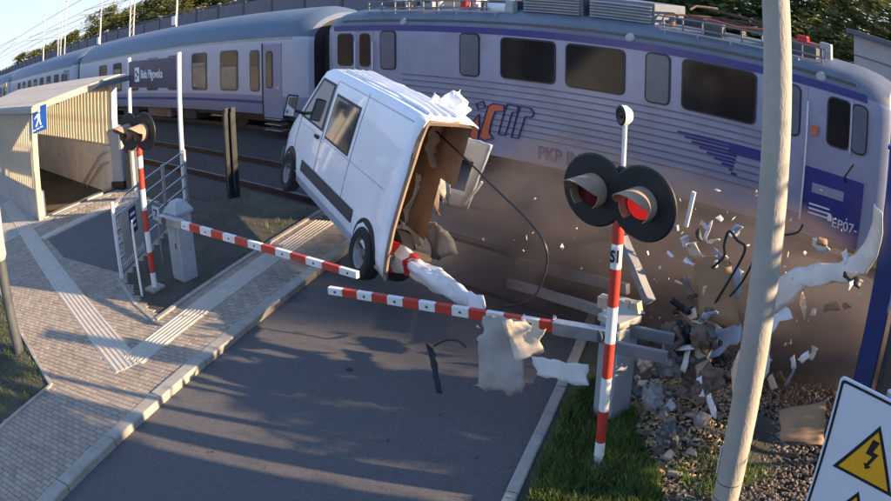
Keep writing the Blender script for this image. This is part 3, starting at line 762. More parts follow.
# ================================================================== CROSSING FURNITURE
def signal(base, face, hgt, label, plate=None, lit=True, bell=True, sep=0.50, R=0.325, grp='flashing light signals at the crossing', bandoff=0):
    t = thing('crossing_signal', base, label, 'level crossing signal', grp, rz=atan2(face[1], face[0])+pi/2)   # local -y = facing
    # banded post
    r = 0.049; n = 20
    bands = [(0.0, 0.28, 1)]; z = 0.28; k = 0
    while z < hgt-0.42:
        z2 = min(z+0.36, hgt-0.40); bands.append((z, z2, k % 2)); z = z2; k += 1
    m = MB()
    prof = [(r,0.0)]
    for (a, b, c) in bands: m.cyl((0,0,a),(0,0,b),r,n=n,m=0 if c == 0 else 1,caps=False)
    m.build('post', [m_red, m_white], t, smooth=True)
    m = MB(); m.lathe([(r+0.004,hgt-0.42),(r+0.004,hgt-0.30),(0.03,hgt-0.12),(0.0,hgt-0.12)], (0,0,0), n=n); m.build('post_cap', m_red, t, smooth=True)
    m = MB(); m.bx(-0.14,0.14,-0.14,0.14,-0.1,0.03); m.build('base_plate', m_kerb, t, bevel=0.01)
    m = MB(); m.bx(-sep/2-0.05,sep/2+0.05,-0.02,0.05,hgt-0.05,hgt+0.05); m.cyl((0,0.02,hgt-0.35),(0,0.02,hgt+0.26),0.045,n=12); m.build('bracket', m_black, t, bevel=0.01)
    for i, s in enumerate((-1, 1)):
        cx = s*sep/2
        m = MB(); m.lathe([(0.0,0.0),(R*0.95,0.0),(R,-0.012),(R,-0.03),(0.0,-0.03)], (cx,-0.05-0.001*i,hgt), axis=(0,-1,0), n=36); h = m.build('backboard', m_black, t, smooth=True)
        m = MB(); m.lathe([(0.0,-0.16),(0.10,-0.16),(0.13,-0.10),(0.13,0.03)], (cx,-0.05,hgt), axis=(0,-1,0), n=20); m.build('lamp_housing', m_black, h, smooth=True)
        m = MB(); m.lathe([(0.13,0.012),(0.125,0.03),(0.07,0.05),(0.0,0.058)], (cx,-0.05,hgt), axis=(0,-1,0), n=24); m.build('lens', m_lensr if (lit and s > 0) else m_lensd, h, smooth=True)
        # visor: open underneath, longer on top
        nn = 22; V = []; F = []
        for q in range(nn+1):
            a = radians(-52+284*q/nn)
            ln = 0.12+0.20*max(0.0, sin(a))**0.7 if sin(a) > 0 else 0.12
            for rr_ in (0.150, 0.142):
                V.append((cx+rr_*cos(a), -0.05, hgt+rr_*sin(a))); V.append((cx+rr_*cos(a), -0.05-ln, hgt+rr_*sin(a)))
        for q in range(nn):
            b0, b1 = q*4, (q+1)*4
            F += [(b0,b0+1,b1+1,b1),(b0+2,b1+2,b1+3,b0+3),(b0+1,b0+3,b1+3,b1+1)]
        m = MB(); m.add(V, F); m.build('visor', m_hoodtan, h, smooth=True, ang=50)
    if bell:
        m = MB(); m.cyl((0,0.02,hgt+0.24),(0,0.02,hgt+0.66),0.02,n=10); m.build('bell_stem', m_white, t, smooth=True)
        m = MB(); m.lathe([(0.0,-0.06),(0.06,-0.055),(0.085,-0.02),(0.09,0.03)], (0,0.0,hgt+0.70), axis=(-0.5,-1,0), n=20); b = m.build('bell', m_white, t, smooth=True)
        m = MB(); m.lathe([(0.088,0.03),(0.07,0.04),(0.03,0.025),(0.0,0.05)], (0,0.0,hgt+0.70), axis=(-0.5,-1,0), n=20); m.build('bell_mouth', m_black, b, smooth=True)
    if plate:
        m = MB(); nn = 10; V = []; F = []
        for q in range(nn+1):
            a = radians(-90-38+76*q/nn)
            V += [((r+0.014)*1.25*cos(a), (r+0.014)*sin(a), hgt-0.60), ((r+0.014)*1.25*cos(a), (r+0.014)*sin(a), hgt-0.44)]
        for q in range(nn): F.append((2*q,2*q+2,2*q+3,2*q+1))
        dl = atan2(-base[1], -base[0])-atan2(face[1], face[0])
        m.add(V, F); pl = m.build('number_plate', m_print, t, smooth=True); pl.rotation_euler = (0, 0, dl)
        text_mesh(plate, 0.15, m_black, pl, (-0.056, -0.0685, hgt-0.572), (pi/2,0,0), depth=0.004, sx=0.62, bold=0.005)
    return t
S1 = G(598,464)
signal(S1, (-0.10,-1.0), 2.73, 'red and white flashing light signal carrying the plate S1, rooted in grass', plate='S1')
S2 = G(155,288)
signal(S2, (0.15,-1.0), 2.70, 'red and white flashing light signal in front of the mesh fence', plate=None, lit=False, bell=False)

def barrier(base, rz, tip, z_arm, bands, label, counter=True, back=0.72, cw=0.19, flat=False):
    t = thing('barrier', base, label, 'crossing barrier', 'half barriers across the road', rz=rz)
    inv = t.matrix_basis.inverted()
    m = MB(); m.bx(-cw,cw,-0.15,0.15,-0.1,1.12); m.build('cabinet', m_grey, t, bevel=0.015, smooth=True)
    m = MB()
    if flat: m.bx(-cw-0.02,cw+0.02,-0.17,0.17,1.1205,1.20); m.build('cabinet_lid', m_fascia, t, bevel=0.01)
    else: m.add([(-0.22,-0.19,1.12),(0.22,-0.19,1.12),(0.22,0.19,1.12),(-0.22,0.19,1.12),(-0.22,-0.19,1.17),(0.22,-0.19,1.17),(0.22,0.19,1.17),(-0.22,0.19,1.17),(-0.1,-0.08,1.34),(0.1,-0.08,1.34),(0.1,0.08,1.34),(-0.1,0.08,1.34)],
        [(0,3,2,1),(0,1,5,4),(1,2,6,5),(2,3,7,6),(3,0,4,7),(4,5,9,8),(5,6,10,9),(6,7,11,10),(7,4,8,11),(8,9,10,11)]); m.build('cabinet_lid', m_grey, t, bevel=0.01)
    m = MB(); m.bx(-0.09,0.09,-0.158,-0.149,0.25,0.95); d = m.build('service_door', m_grey, t, bevel=0.005)
    m = MB(); m.bx(0.055,0.07,-0.17,-0.157,0.55,0.65); m.build('door_lock', m_black, d)
    tipL = inv @ Vector(tip); root = Vector((0,-0.26,z_arm)); d = tipL-root; L = d.length; u = d.normalized()
    # arm
    m = MB(); p = root+u*0.45; k = 0; bl = (L-0.45)/bands
    side = u.cross(Vector((0,0,1))).normalized(); upv = side.cross(u)
    for i in range(bands):
        a = p+u*(bl*i); b = p+u*(bl*(i+1)); hw = 0.062-0.018*i/bands
        m.obox((a+b)/2, u*(bl/2), side*0.03, upv*hw, (i+1) % 2 if bands % 2 == 0 else i % 2)
    arm = m.build('arm', [m_white, m_red], t, bevel=0.006, segs=1)
    for i in range(bands):
        if (((i+1) % 2) if bands % 2 == 0 else i % 2) == 0:
            c = p+u*(bl*(i+0.5))
            for sg in (-1, 1): mm = MB(); mm.lathe([(0.0,0.008),(0.013,0.006),(0.017,0.0)], c+side*0.0305*sg, axis=side*sg, n=10); mm.build('reflector', m_dkgrey, arm)
    m = MB(); m.beam(root-u*0.18, root+u*0.5, 0.10, 0.15); m.build('arm_clamp', m_galv, t, bevel=0.01)
    m = MB(); m.cyl((0,-0.32,z_arm),(0,-0.1,z_arm),0.07,n=16); m.build('pivot', m_dkgrey, t, smooth=True)
    if counter:
        for s in (-1, 1):
            m = MB(); m.beam(root-u*0.1+side*0.20*s, root-u*back+side*0.20*s-Vector((0,0,0.02)), 0.05, 0.13); m.build('counterweight_arm', m_dkgrey2, t, bevel=0.01)
    return t
MLp = G(181,278); MRp = G(606,418)
barrier(Vector((MLp.x, MLp.y+0.1, 0)), radians(4), G(358,275,1.0), 1.08, 13, 'lowered red and white barrier beside the mesh fence, its tip ending at the van', counter=False)
barrier(Vector((MRp.x, MRp.y+0.1, 0)), radians(-14), G(329,290,1.0), 1.05, 14, 'lowered red and white barrier with counterweights and torn lining hanging from it', counter=True, cw=0.135, flat=True)

# concrete pole
cp = G(724,506)
t = thing('concrete_pole', (cp.x, cp.y, -0.2), 'tall round concrete pole beside the rubble heap', 'pole')
t.rotation_euler = (0, -0.018, 0)
m = MB(); m.cyl((0,0,0),(0.0,0,9.0),0.133,0.104,n=32); m.build('shaft', m_conc, t, smooth=True)
for z in (0.33, 0.52):
    m = MB(); m.lathe([(0.132,0),(0.1345,0.006),(0.132,0.012)], (0,0,z), n=32); m.build('joint_ring', m_dkgrey, t, smooth=True)
for z in (0.55,0.70):
    m = MB(); a = radians(200)
    m.obox((-0.130,-0.03,z+0.1), (0.006,0.0,0.0), (0.0,0.03,0), (0.0,0,0.07)); m.build('number_tag', m_signwhite, t)
m = MB(); m.cyl((0,0,8.6),(-1.6,-0.6,9.1),0.04,n=10); m.build('lamp_arm', m_galv, t, smooth=True)
m = MB(); m.obox((-1.9,-0.72,9.15), (0.35,0.13,0.02), (-0.06,0.16,0), (0,0,0.05)); m.build('lamp_head', m_grey, t, bevel=0.03)

# high voltage sign on its own post, near the camera
s0 = Vector((0,0,H))+ray(839,379)*3.6
dirx = Vector((0.984,-0.178,0)); nrm = Vector((-0.178,-0.984,0))
SK = 1.5
SW, SH = 0.40*SK, 0.62*SK
t = thing('warning_sign', (s0.x+dirx.x*SW/2, s0.y+dirx.y*SW/2+0.05, -0.2), 'white warning plate with yellow high voltage triangles on a thin post', 'warning sign', rz=atan2(dirx.y, dirx.x))
zt = s0.z+0.2
def rrect(w, h, r):
    P = []
    for (cx_, cz_, a0) in ((w/2-r,-r,0),(-w/2+r,-r,90),(-w/2+r,-h+r,180),(w/2-r,-h+r,270)):
        for q in range(6): a = radians(a0+q*18); P.append((cx_+r*cos(a), cz_+r*sin(a)))
    return P
m = MB(); m.prism([(x,-0.006,zt+z) for x,z in rrect(SW,SH,0.03)], (0,0.012,0)); pl = m.build('plate', m_signwhite, t, bevel=0.003)
m = MB(); A = rrect(SW-0.026,SH-0.026,0.022); B = rrect(SW-0.056,SH-0.056,0.014); n = len(A)
m.add([(x,-0.008,zt-0.013+z) for x,z in A]+[(x,-0.008,zt-0.028+z) for x,z in B], [(i,(i+1)%n,n+(i+1)%n,n+i) for i in range(n)]); m.build('border', m_black, pl)
for zc, nm in ((zt-0.100*SK,'t'),(zt-0.365*SK,'t')):
    hw, hh = 0.137*SK, 0.222*SK
    m = MB(); m.prism([(0,-0.0085,zc+0.0),(-hw,-0.0085,zc-hh),(hw,-0.0085,zc-hh)], (0,0.003,0)); tr = m.build('triangle', m_black, pl)
    s_ = 0.83
    m = MB(); m.prism([(0,-0.0105,zc-0.024*SK),(-hw*s_,-0.0105,zc-hh+0.013*SK),(hw*s_,-0.0105,zc-hh+0.013*SK)], (0,0.003,0)); m.build('triangle_face', m_yel, tr)
    q = zc-hh+0.165*SK
    bolt = [(-0.012,0.0),(0.022,0.0),(0.004,-0.048),(0.032,-0.048),(0.004,-0.108),(0.018,-0.108),(-0.006,-0.128),(-0.022,-0.104),(-0.010,-0.104),(0.008,-0.066),(-0.026,-0.066)]
    m = MB(); m.prism([(x*0.9*SK,-0.0125,q+z*0.9*SK) for x,z in bolt], (0,0.003,0)); m.build('bolt_symbol', m_black, tr)
m = MB(); m.cyl((0,0.035,0),(0,0.035,zt+0.02),0.027,n=14); m.build('post', m_galv, t, smooth=True)
for dz in (-0.1,-0.5):
    m = MB(); m.bx(-0.05,0.05,0.0065,0.065,zt+dz-0.012,zt+dz+0.012); m.build('clamp', m_galv, t, bevel=0.003)

# blue column with grey cabinet behind at the right edge
bp = G(842,425)
t = thing('blue_column', (bp.x+0.12, bp.y, -0.2), 'dark blue steel column standing at the edge of the ballast', 'column')
m = MB(); m.bx(-0.125,0.125,-0.10,0.10,0,3.55); m.build('shaft', m_bluepole, t, bevel=0.02, smooth=True)
m = MB(); m.bx(-0.2,0.2,-0.17,0.17,0,0.04); m.build('foot_plate', m_galv, t, bevel=0.005)
m = MB(); m.bx(-0.14,0.14,-0.12,0.12,3.5505,3.6); m.build('cap', m_bluepole, t, bevel=0.01)
t = thing('relay_cabinet', (bp.x+0.72, bp.y+0.35, -0.2), 'grey steel relay cabinet with louvres behind the blue column', 'cabinet')
m = MB(); m.bx(-0.42,0.42,-0.25,0.25,0.12,1.75); m.build('housing', m_dkgrey, t, bevel=0.02)
m = MB(); m.bx(-0.46,0.46,-0.3,0.3,1.7505,1.82); m.build('lid', m_grey, t, bevel=0.015)
m = MB(); m.bx(-0.36,0.36,-0.27,-0.25,0.2,1.68); d = m.build('door', m_dkgrey, t, bevel=0.008)
for k in range(4):
    m = MB(); m.bx(-0.28,0.02,-0.285,-0.27,0.5+k*0.06,0.525+k*0.06); m.build('louvre', m_grey, d)
m = MB(); m.bx(-0.06,0.30,-0.288,-0.271,0.85,1.25); m.build('notice', m_signwhite, d)
m = MB(); m.bx(-0.4,0.4,-0.24,0.24,0,0.12); m.build('plinth', m_kerb, t)

# fence by the underpass
f0, f1 = G(122,278), G(189,213)
t = thing('mesh_fence', (f0.x, f0.y, 0), 'galvanised railing fence between the asphalt patch and the tracks', 'fence')
d = (f1-f0); L = d.length; u = d.normalized(); nr = Vector((-u.y,u.x,0))
for k in range(4):
    p = f0+u*(L*k/3); m = MB(); m.bx(p.x-0.03,p.x+0.03,p.y-0.03,p.y+0.03,-0.1,1.42); m.build('post', m_galv if k else m_dwhite, t, world=True, bevel=0.006)
for z in (1.38,1.12,0.86,0.60,0.34):
    m = MB(); m.beam(f0+Vector((0,0,z)), f1+Vector((0,0,z)), 0.035, 0.035); m.build('rail', m_galv, t, world=True)
L3 = L/3
for i in range(1, 16):
    p = f0+u*(L3*i/16); m = MB(); m.cyl(p+Vector((0,0,0.1)), p+Vector((0,0,1.38)), 0.007, n=5); m.build('mesh_bar', m_dwhite, t, world=True)
for i in range(1, 14):
    z = 0.1+1.28*i/14; m = MB(); m.beam(f0+Vector((0,0,z)), f0+u*L3+Vector((0,0,z)), 0.008, 0.008); m.build('mesh_bar', m_dwhite, t, world=True)
# notice panel on the fence
c = f0+u*(L3*0.52)-nr*0.05
if (c-Vector((0,0,0))).length > (f0+u*(L3*0.52)+nr*0.05).length: c = f0+u*(L3*0.52)+nr*0.05
t = thing('notice_board', (c.x, c.y, 0.0), 'pale notice panel fixed to the near bay of the fence', 'notice')
m = MB(); m.obox(c+Vector((0,0,0.72)), u*0.42, nr*0.012, (0,0,0.42)); m.build('panel', m_fascia, t, world=True, bevel=0.005)
m = MB(); cc = c+Vector((0,0,0.85)); off = (Vector((0,0,0))-c); off.z = 0; off = nr*(1 if off.dot(nr) > 0 else -1)
m.obox(cc+off*0.0135+u*0.05, u*0.15, nr*0.002, (0,0,0.24)); m.build('poster', m_navy, t, world=True)
m = MB()
for k in range(3): m.obox(cc+off*0.0165+u*0.05+Vector((0,0,0.12-k*0.12)), u*0.10, nr*0.001, (0,0,0.025))
m.build('poster_line', m_print, t, world=True)
# white marker stake
w0 = G(142,295)
t = thing('marker_stake', (w0.x,w0.y,-0.02), 'thin white stake with slanted top in front of the notice panel', 'stake')
m = MB(); m.add([(-0.03,-0.012,0),(0.03,-0.012,0),(0.03,0.012,0),(-0.03,0.012,0),(-0.03,-0.012,1.25),(0.03,-0.012,1.32),(0.03,0.012,1.32),(-0.03,0.012,1.25)],
      [(0,3,2,1),(4,5,6,7),(0,1,5,4),(1,2,6,5),(2,3,7,6),(3,0,4,7)]); m.build('stake', m_white, t, bevel=0.004)
m = MB(); m.bx(-0.04,0.04,-0.03,0.03,-0.05,0.0); m.build('foot', m_kerb, t)
# small dark board between signal and barrier cabinet
q = G(163,262)
t = thing('number_board', (q.x,q.y,-0.02), 'small grey kilometre board beside the barrier cabinet', 'board')
m = MB(); m.cyl((0,0,0),(0,0,1.0),0.02,n=8); m.build('post', m_galv, t, smooth=True)
m = MB(); m.bx(-0.15,0.15,-0.03,-0.02,0.82,1.08); pl = m.build('plate', m_signwhite, t, bevel=0.005)
m = MB(); m.beam((-0.08,-0.0325,1.01),(0.06,-0.0325,1.01),0.004,0.03); m.beam((0.05,-0.0335,1.0),(-0.02,-0.0335,0.88),0.004,0.03,up=(1,0,0)); m.build('mark', m_black, pl)

# street pole at the left edge
q = G(19,351)
t = thing('street_pole', (q.x,q.y,-0.1), 'grey tubular street pole with wide pale sleeve beside the thin grass', 'pole')
m = MB(); m.cyl((0,0,0),(0,0,1.72),0.105,0.10,n=24); m.build('lower_tube', m_dkgrey, t, smooth=True)
m = MB(); m.lathe([(0.105,1.66),(0.135,1.72),(0.135,1.80),(0.13,1.84),(0.125,5.8),(0.06,6.0),(0.0,6.0)], (0,0,0), n=24); m.build('sleeve', m_slab, t, smooth=True)
m = MB(); nn = 8; V = []; F = []
for k in range(nn+1):
    a = radians(-75+70*k/nn); V += [(0.138*cos(a),0.138*sin(a),2.05),(0.138*cos(a),0.138*sin(a),2.45)]
for k in range(nn): F.append((2*k,2*k+2,2*k+3,2*k+1))
m.add(V, F); m.build('sticker', m_print, t, smooth=True)

# station name board
pa, pb = G(135,190), G(187,212)
t = thing('station_sign', (pa.x,pa.y,0), 'dark navy station name board on two white posts before the coach', 'station sign')
d = (pb-pa); L = d.length; u = d.normalized(); nr = Vector((u.y,-u.x,0))
ang = atan2(u.y,u.x)
for p in (pa, pb): 
    m = MB(); m.cyl(p+Vector((0,0,-0.05)), p+Vector((0,0,3.62)), 0.055, n=14); m.build('post', m_white, t, world=True, smooth=True)
zb, zt_ = 2.80, 3.52
m = MB(); m.obox(pa+u*(L/2)+Vector((0,0,(zb+zt_)/2)), u*(L/2-0.07), nr*0.03, (0,0,(zt_-zb)/2)); bd = m.build('board', m_navy, t, world=True, bevel=0.01)
m = MB(); c = pa+u*0.72+nr*0.033+Vector((0,0,3.15)); m.obox(c, u*0.17, nr*0.003, (0,0,0.19)); lg = m.build('emblem', m_print, t, world=True)
m = MB()
for (dx,dz,wx,wz) in ((-0.06,0.07,0.05,0.04),(0.06,0.0,0.06,0.035),(-0.06,-0.09,0.05,0.035)): m.obox(c+nr*0.005+u*dx+Vector((0,0,dz)), u*wx, nr*0.002, (0,0,wz))
m.build('emblem_mark', m_navy, t, world=True)
text_mesh('Biała Piłgowska', 0.31, m_print, t, t.matrix_basis.inverted() @ (pa+u*1.0+nr*0.034+Vector((0,0,3.05))), (pi/2,0,ang), sx=0.80, bold=0.004)

# pair of dark gate posts by the near track
for k, (px_, py_) in enumerate(((231,197),(237,196))):
    q = G(px_,py_)
    t = thing('track_post', (q.x,q.y,-0.15), 'dark slim post with pale reflector strip beside the near track', 'post', 'two slim posts by the near track')
    m = MB(); m.bx(-0.06,0.06,-0.06,0.06,0,2.2); m.build('shaft', m_black, t, bevel=0.01)
    m = MB(); m.bx(0.02,0.055,-0.068,-0.0605,0.3,2.1); m.build('strip', m_dkgrey, t)
    m = MB(); m.bx(-0.09,0.09,-0.09,0.09,-0.05,0.03); m.build('foot', m_kerb, t)

# cabinets by the underpass
q = G(117,188)
t = thing('meter_cabinet', (q.x,q.y+0.2,0), 'pale grey meter cabinet on dark plinth beside the underpass opening', 'cabinet', rz=radians(20))
m = MB(); m.bx(-0.24,0.24,-0.18,0.18,0.18,1.62); m.build('housing', m_grey, t, bevel=0.015)
m = MB(); m.bx(-0.27,0.27,-0.21,0.21,1.6205,1.70); m.build('lid', m_slab, t, bevel=0.015)
m = MB(); m.bx(-0.28,0.28,-0.22,0.22,-0.05,0.18); m.build('plinth', m_black, t, bevel=0.01)
m = MB(); m.bx(-0.19,0.19,-0.192,-0.18,0.3,1.5); m.build('door', m_grey, t, bevel=0.006)
q = G(131,190)
t = thing('litter_bin', (q.x,q.y+0.15,0), 'dark grey rectangular bin between the meter cabinet and the fence', 'bin')
m = MB(); m.bx(-0.2,0.2,-0.2,0.2,0.04,1.05); m.build('body', m_dkgrey, t, bevel=0.02)
m = MB(); m.bx(-0.22,0.22,-0.22,0.22,1.0505,1.2); m.build('hood', m_dkgrey, t, bevel=0.03)
m = MB(); m.bx(-0.13,0.13,-0.226,-0.215,1.08,1.15); m.build('slot', m_black, t)

# ================================================================== UNDERPASS
ux0, uy0, uy1 = -18.45, 4.80, 7.45
t = thing('underpass_entrance', (-24, 6.1, 0), 'cream ribbed stair shelter with flat tan-edged roof over the underpass', 'shelter')
XE = -33.0
m = MB(); m.bx(XE,ux0+0.2,uy0-0.13,uy1+0.35,2.98,3.15); m.build('roof', [m_fascia], t, world=True, bevel=0.02)
m = MB(); m.bx(XE+0.15,ux0+0.14,uy0-0.07,uy1+0.2,3.1505,3.18); m.build('roof_felt', m_fascia, t, world=True)
m = MB(); m.add([(ux0+0.205,uy1-0.9,2.99),(ux0+1.5,uy1+0.35,3.0),(ux0+0.205,uy1+0.35,3.0),(ux0+0.205,uy1-0.9,3.14),(ux0+1.5,uy1+0.35,3.14),(ux0+0.205,uy1+0.35,3.14)], [(0,2,1),(3,4,5),(0,1,4,3),(1,2,5,4),(2,0,3,5)]); m.build('roof_wing', m_roofdk, t, world=True)
# side wall (near) of ribs above a low plinth, back wall of ribs above the stair wall
def ribs(yw, xa, xb, z0, z1, pitch, shm):
    for zz in (z0+0.03, z1-0.03):
        m = MB(); m.bx(min(xa,xb),max(xa,xb),yw+0.0,yw+0.05,zz-0.03,zz+0.03); m.build('slat_rail', m_grey, t, world=True)
    x = max(xa,xb)-pitch/2
    sm = MB(); sm.bx(-pitch*0.33,pitch*0.33,-0.03,0.0,z0,z1); so = sm.build('rib_src', m_clad); src = so.data; bpy.data.objects.remove(so)
    while x > min(xa,xb):
        inst(src, 'rib', t, (x-t.location.x, yw-0.009-t.location.y, -t.location.z)); x -= pitch
ribs(uy0, ux0-0.1, XE, 0.75, 2.97, 0.27, m_claddk)
ribs(uy1, ux0-0.1, XE, 1.15, 2.97, 0.34, m_cladbk)
m = MB(); m.bx(XE,ux0-0.05,uy0-0.06,uy0+0.10,-0.1,0.7495); m.build('plinth_wall', m_slab, t, world=True)
m = MB(); m.bx(XE,ux0+0.02,uy1-0.06,uy1+0.14,-3.2,1.1495); m.build('stair_wall', m_beigeconc, t, world=True)
m = MB(); m.bx(XE,ux0-0.05,uy0+0.1005,uy0+0.22,-3.2,0.70); m.build('stair_wall', m_beigeconc, t, world=True)
m = MB(); m.bx(XE,XE+0.15,uy0+0.221,uy1-0.061,-3.2,2.97); m.build('end_wall', m_beigeconc, t, world=True)
for k in range(16):
    m = MB(); m.bx(ux0-0.1-0.32*(k+1),ux0-0.1-0.32*k,uy0+0.222,uy1-0.062,-3.2,-0.0-0.165*(k+1)); m.build('stair', m_slab, t, world=True)
m = MB(); m.bx(XE+0.151,ux0-0.1-0.32*16-0.001,uy0+0.222,uy1-0.062,-3.3,-2.75); m.build('landing', m_slab, t, world=True)
m = MB(); m.bx(ux0-0.10,ux0+0.12,uy0+0.1,uy1-0.06,-0.1,0.022); m.build('threshold', m_galv, t, world=True)
for (x,y) in ((ux0,uy0),(ux0+0.05,uy1)):
    m = MB(); m.bx(x-0.07,x+0.07,y-0.09,y+0.09,-0.1,2.979); m.build('corner_post', m_clad if y < 6 else m_white, t, world=True, bevel=0.01)
m = MB(); m.bx(ux0+0.071,ux0+0.13,uy0-0.09,uy0+0.02,0.0,1.35); m.build('door_stop', m_clad, t, world=True)
for z in (0.55, 0.85):
    m = MB(); m.tube([(ux0-0.3,uy1-0.16,z+0.15),(ux0-0.9,uy1-0.16,z+0.05),(ux0-5,uy1-0.16,z-2.2)], 0.025, 8); m.build('handrail', m_grey, t, world=True, smooth=True)
# pedestrian sign on the shelter corner
q = Vector((ux0+0.16, uy0+0.12, 0))
t = thing('underpass_sign', (q.x,q.y,2.40), 'blue square sign with white walking figure on the shelter corner', 'sign', rz=radians(60))
m = MB(); m.bx(-0.27,0.27,-0.012,0.012,0,0.70); pl = m.build('plate', m_signblue, t, bevel=0.01)
m = MB(); m.lathe([(0.0,0.0),(0.045,0.0),(0.045,-0.004),(0,-0.004)], (0.02,-0.0135,0.58), axis=(0,-1,0), n=14)
m.prism([(-0.05,-0.014,0.50),(0.05,-0.014,0.52),(0.06,-0.014,0.34),(-0.03,-0.014,0.32)], (0,-0.004,0)); m.prism([(-0.03,-0.014,0.33),(0.01,-0.014,0.33),(-0.06,-0.014,0.16),(-0.11,-0.014,0.16)], (0,-0.004,0)); m.prism([(0.0,-0.014,0.33),(0.05,-0.014,0.34),(0.10,-0.014,0.18),(0.06,-0.014,0.17)], (0,-0.004,0))
m.prism([(-0.05,-0.014,0.50),(-0.03,-0.014,0.47),(-0.12,-0.014,0.38),(-0.14,-0.014,0.40)], (0,-0.004,0)); m.build('walking_figure', m_print, pl)
m = MB()
for k in range(3): m.bx(-0.2+0.12*k,-0.1+0.12*k,-0.0175,-0.0125,0.06+0.02*k,0.09+0.02*k)
m.build('step_symbol', m_print, pl)
m = MB(); m.bx(-0.2,-0.14,0.0125,0.12,0.2,0.5); m.build('bracket', m_galv, t)
# dark direction plate
ql = Y(48,106,uy1-0.2); qr = Y(75,100,uy1-0.2)
t = thing('direction_plate', (ql.x,uy1-0.2,2.45), 'narrow black direction plate hanging inside the stair shelter', 'sign')
m = MB(); m.bx(0,1.6,-0.015,0.015,0,0.32); pl = m.build('plate', m_black, t, bevel=0.008)
for k in range(6): m = MB(); m.bx(0.35+0.18*k,0.47+0.18*k,-0.019,-0.0155,0.12,0.19); m.build('lettering_bar', m_grey, pl)
for x in (0.2,1.4):
    m = MB(); m.cyl((x,0,0.32),(x,0,0.535),0.01,n=6); m.build('hanger', m_galv, t)

# ================================================================== VAN
van = thing('delivery_van', (-6.007, 6.907, 0.123), 'white delivery van tilted off its wheels, rear end torn open', 'van')
van.rotation_euler = (0.26108, -0.06945, 2.74458); van.scale = (1.06, 1.06, 1.06)
LV = [(0.94,0.30),(0.985,0.46),(0.995,0.62),(1.0,0.95),(0.99,1.25),(0.975,1.55),(0.960,1.85),(0.942,2.10),(0.925,2.285),(0.915,2.315),(0.885,2.34),(0.50,2.375),(0.0,2.385)]
def van_y(z):
    for (a0,z0),(a1,z1) in zip(LV[:-1],LV[1:]):
        if z0 <= z <= z1: return a0+(a1-a0)*(z-z0)/(z1-z0)
    return LV[0][0]
def ztop(x):
    P = [(-1,2.385),(3.7,2.385),(3.95,2.37),(4.15,2.31),(4.30,2.18),(4.98,1.38),(5.10,1.30),(5.36,1.15),(5.50,0.98),(5.56,0.75),(5.58,0.6)]
    for (a,b),(c,d_) in zip(P[:-1],P[1:]):
        if a <= x <= c: return b+(d_-b)*(x-a)/(c-a)
    return 0.6
def ring(x, inset=0.0, wsc=1.0):
    zt0 = ztop(x); out = []
    half = []
    for a, z in LV:
        zz = z
        if zt0 < 2.38:
            lim = min(0.95, zt0*0.75)
            zz = z if z <= lim else lim+(z-lim)*(zt0-lim)/(2.385-lim)
        w = a-inset
        if x > 4.9: w *= 1-0.16*((x-4.9)/0.68)**2
        half.append((w*wsc, zz-inset if zz > 1.2 else zz+inset*0.5))
    out = [(x, w, z) for w, z in half]+[(x, -w, z) for w, z in half[-2::-1]]
    return out
XS = [0.35,0.6,0.9,1.2,1.55,1.9,2.2,2.6,3.0,3.35,3.7,3.95,4.15,4.30,4.5,4.75,4.98,5.10,5.25,5.36,5.44,5.50,5.55,5.58]
m = MB(); V = []; F = []; nR = len(LV)*2-1
rnd = random.Random(5)
for i, x in enumerate(XS):
    R = ring(x)
    for j, (X_, w, z) in enumerate(R):
        dx = dy = dz = 0.0
        if x < 1.6:
            k = (1.6-x)/1.25
            dz = -0.05*k*k*(1 if z > 2.0 else 0)+0.025*k*noise.noise(Vector((x*3, w*3, z*3)))
            dy = 0.025*k*noise.noise(Vector((x*4+7, w*3, z*2)))
            if i == 0: dx = 0.16*noise.noise(Vector((w*4, z*4, 3.0)))
        V.append((X_+dx, w+dy, z+dz))
for i in range(len(XS)-1):
    for j in range(nR-1):
        if j >= nR-11 and XS[i] < 2.0+0.5*noise.noise(Vector((j*0.8,1,1))): continue
        F.append((i*nR+j, i*nR+j+1, (i+1)*nR+j+1, (i+1)*nR+j))
F.append(tuple((len(XS)-1)*nR+j for j in range(nR)))
m.add(V, F)
body = m.build('body', m_van, van, smooth=True, ang=24)
sd = body.modifiers.new('skin', 'SOLIDIFY'); sd.thickness = 0.012; sd.offset = -1
# inner lining, floor, bulkhead
m = MB(); V = []; F = []
XI = [0.42,0.8,1.3,1.9,2.6,3.3]
for i, x in enumerate(XI):
    for j, (X_, w, z) in enumerate(ring(x, 0.055)):
        k = max(0, (1.6-x)/1.25); dx = 0.12*noise.noise(Vector((w*5, z*5, 9.0))) if i == 0 else 0
        V.append((X_+dx, w, z-0.05*k*k*(1 if z > 2 else 0)))
for i in range(len(XI)-1):
    for j in range(nR-1):
        if j >= nR-3 and XI[i] < 1.9: continue
        if j >= nR-6 and XI[i] < 0.7: continue
        F.append((i*nR+j, (i+1)*nR+j, (i+1)*nR+j+1, i*nR+j+1))
m.add(V, F); m.build('lining', m_ply, van, smooth=True)
m = MB(); m.bx(0.5,3.3,-0.93,0.93,0.48,0.53); m.build('load_floor', m_ply, van)
m = MB(); m.bx(3.28,3.31,-0.9,0.9,0.5,2.3); m.build('bulkhead', m_vin, van)
m = MB(); pts = [ring(0.36)[j] for j in range(0, 13)]
m.tube([(p[0]-0.03+0.04*noise.noise(Vector((p[1]*3,p[2]*5,1))), p[1]-0.03, p[2]-0.03-0.05*(1 if p[2] > 2 else 0)) for p in pts], 0.035, 5); m.build('torn_rim', m_ply, van)
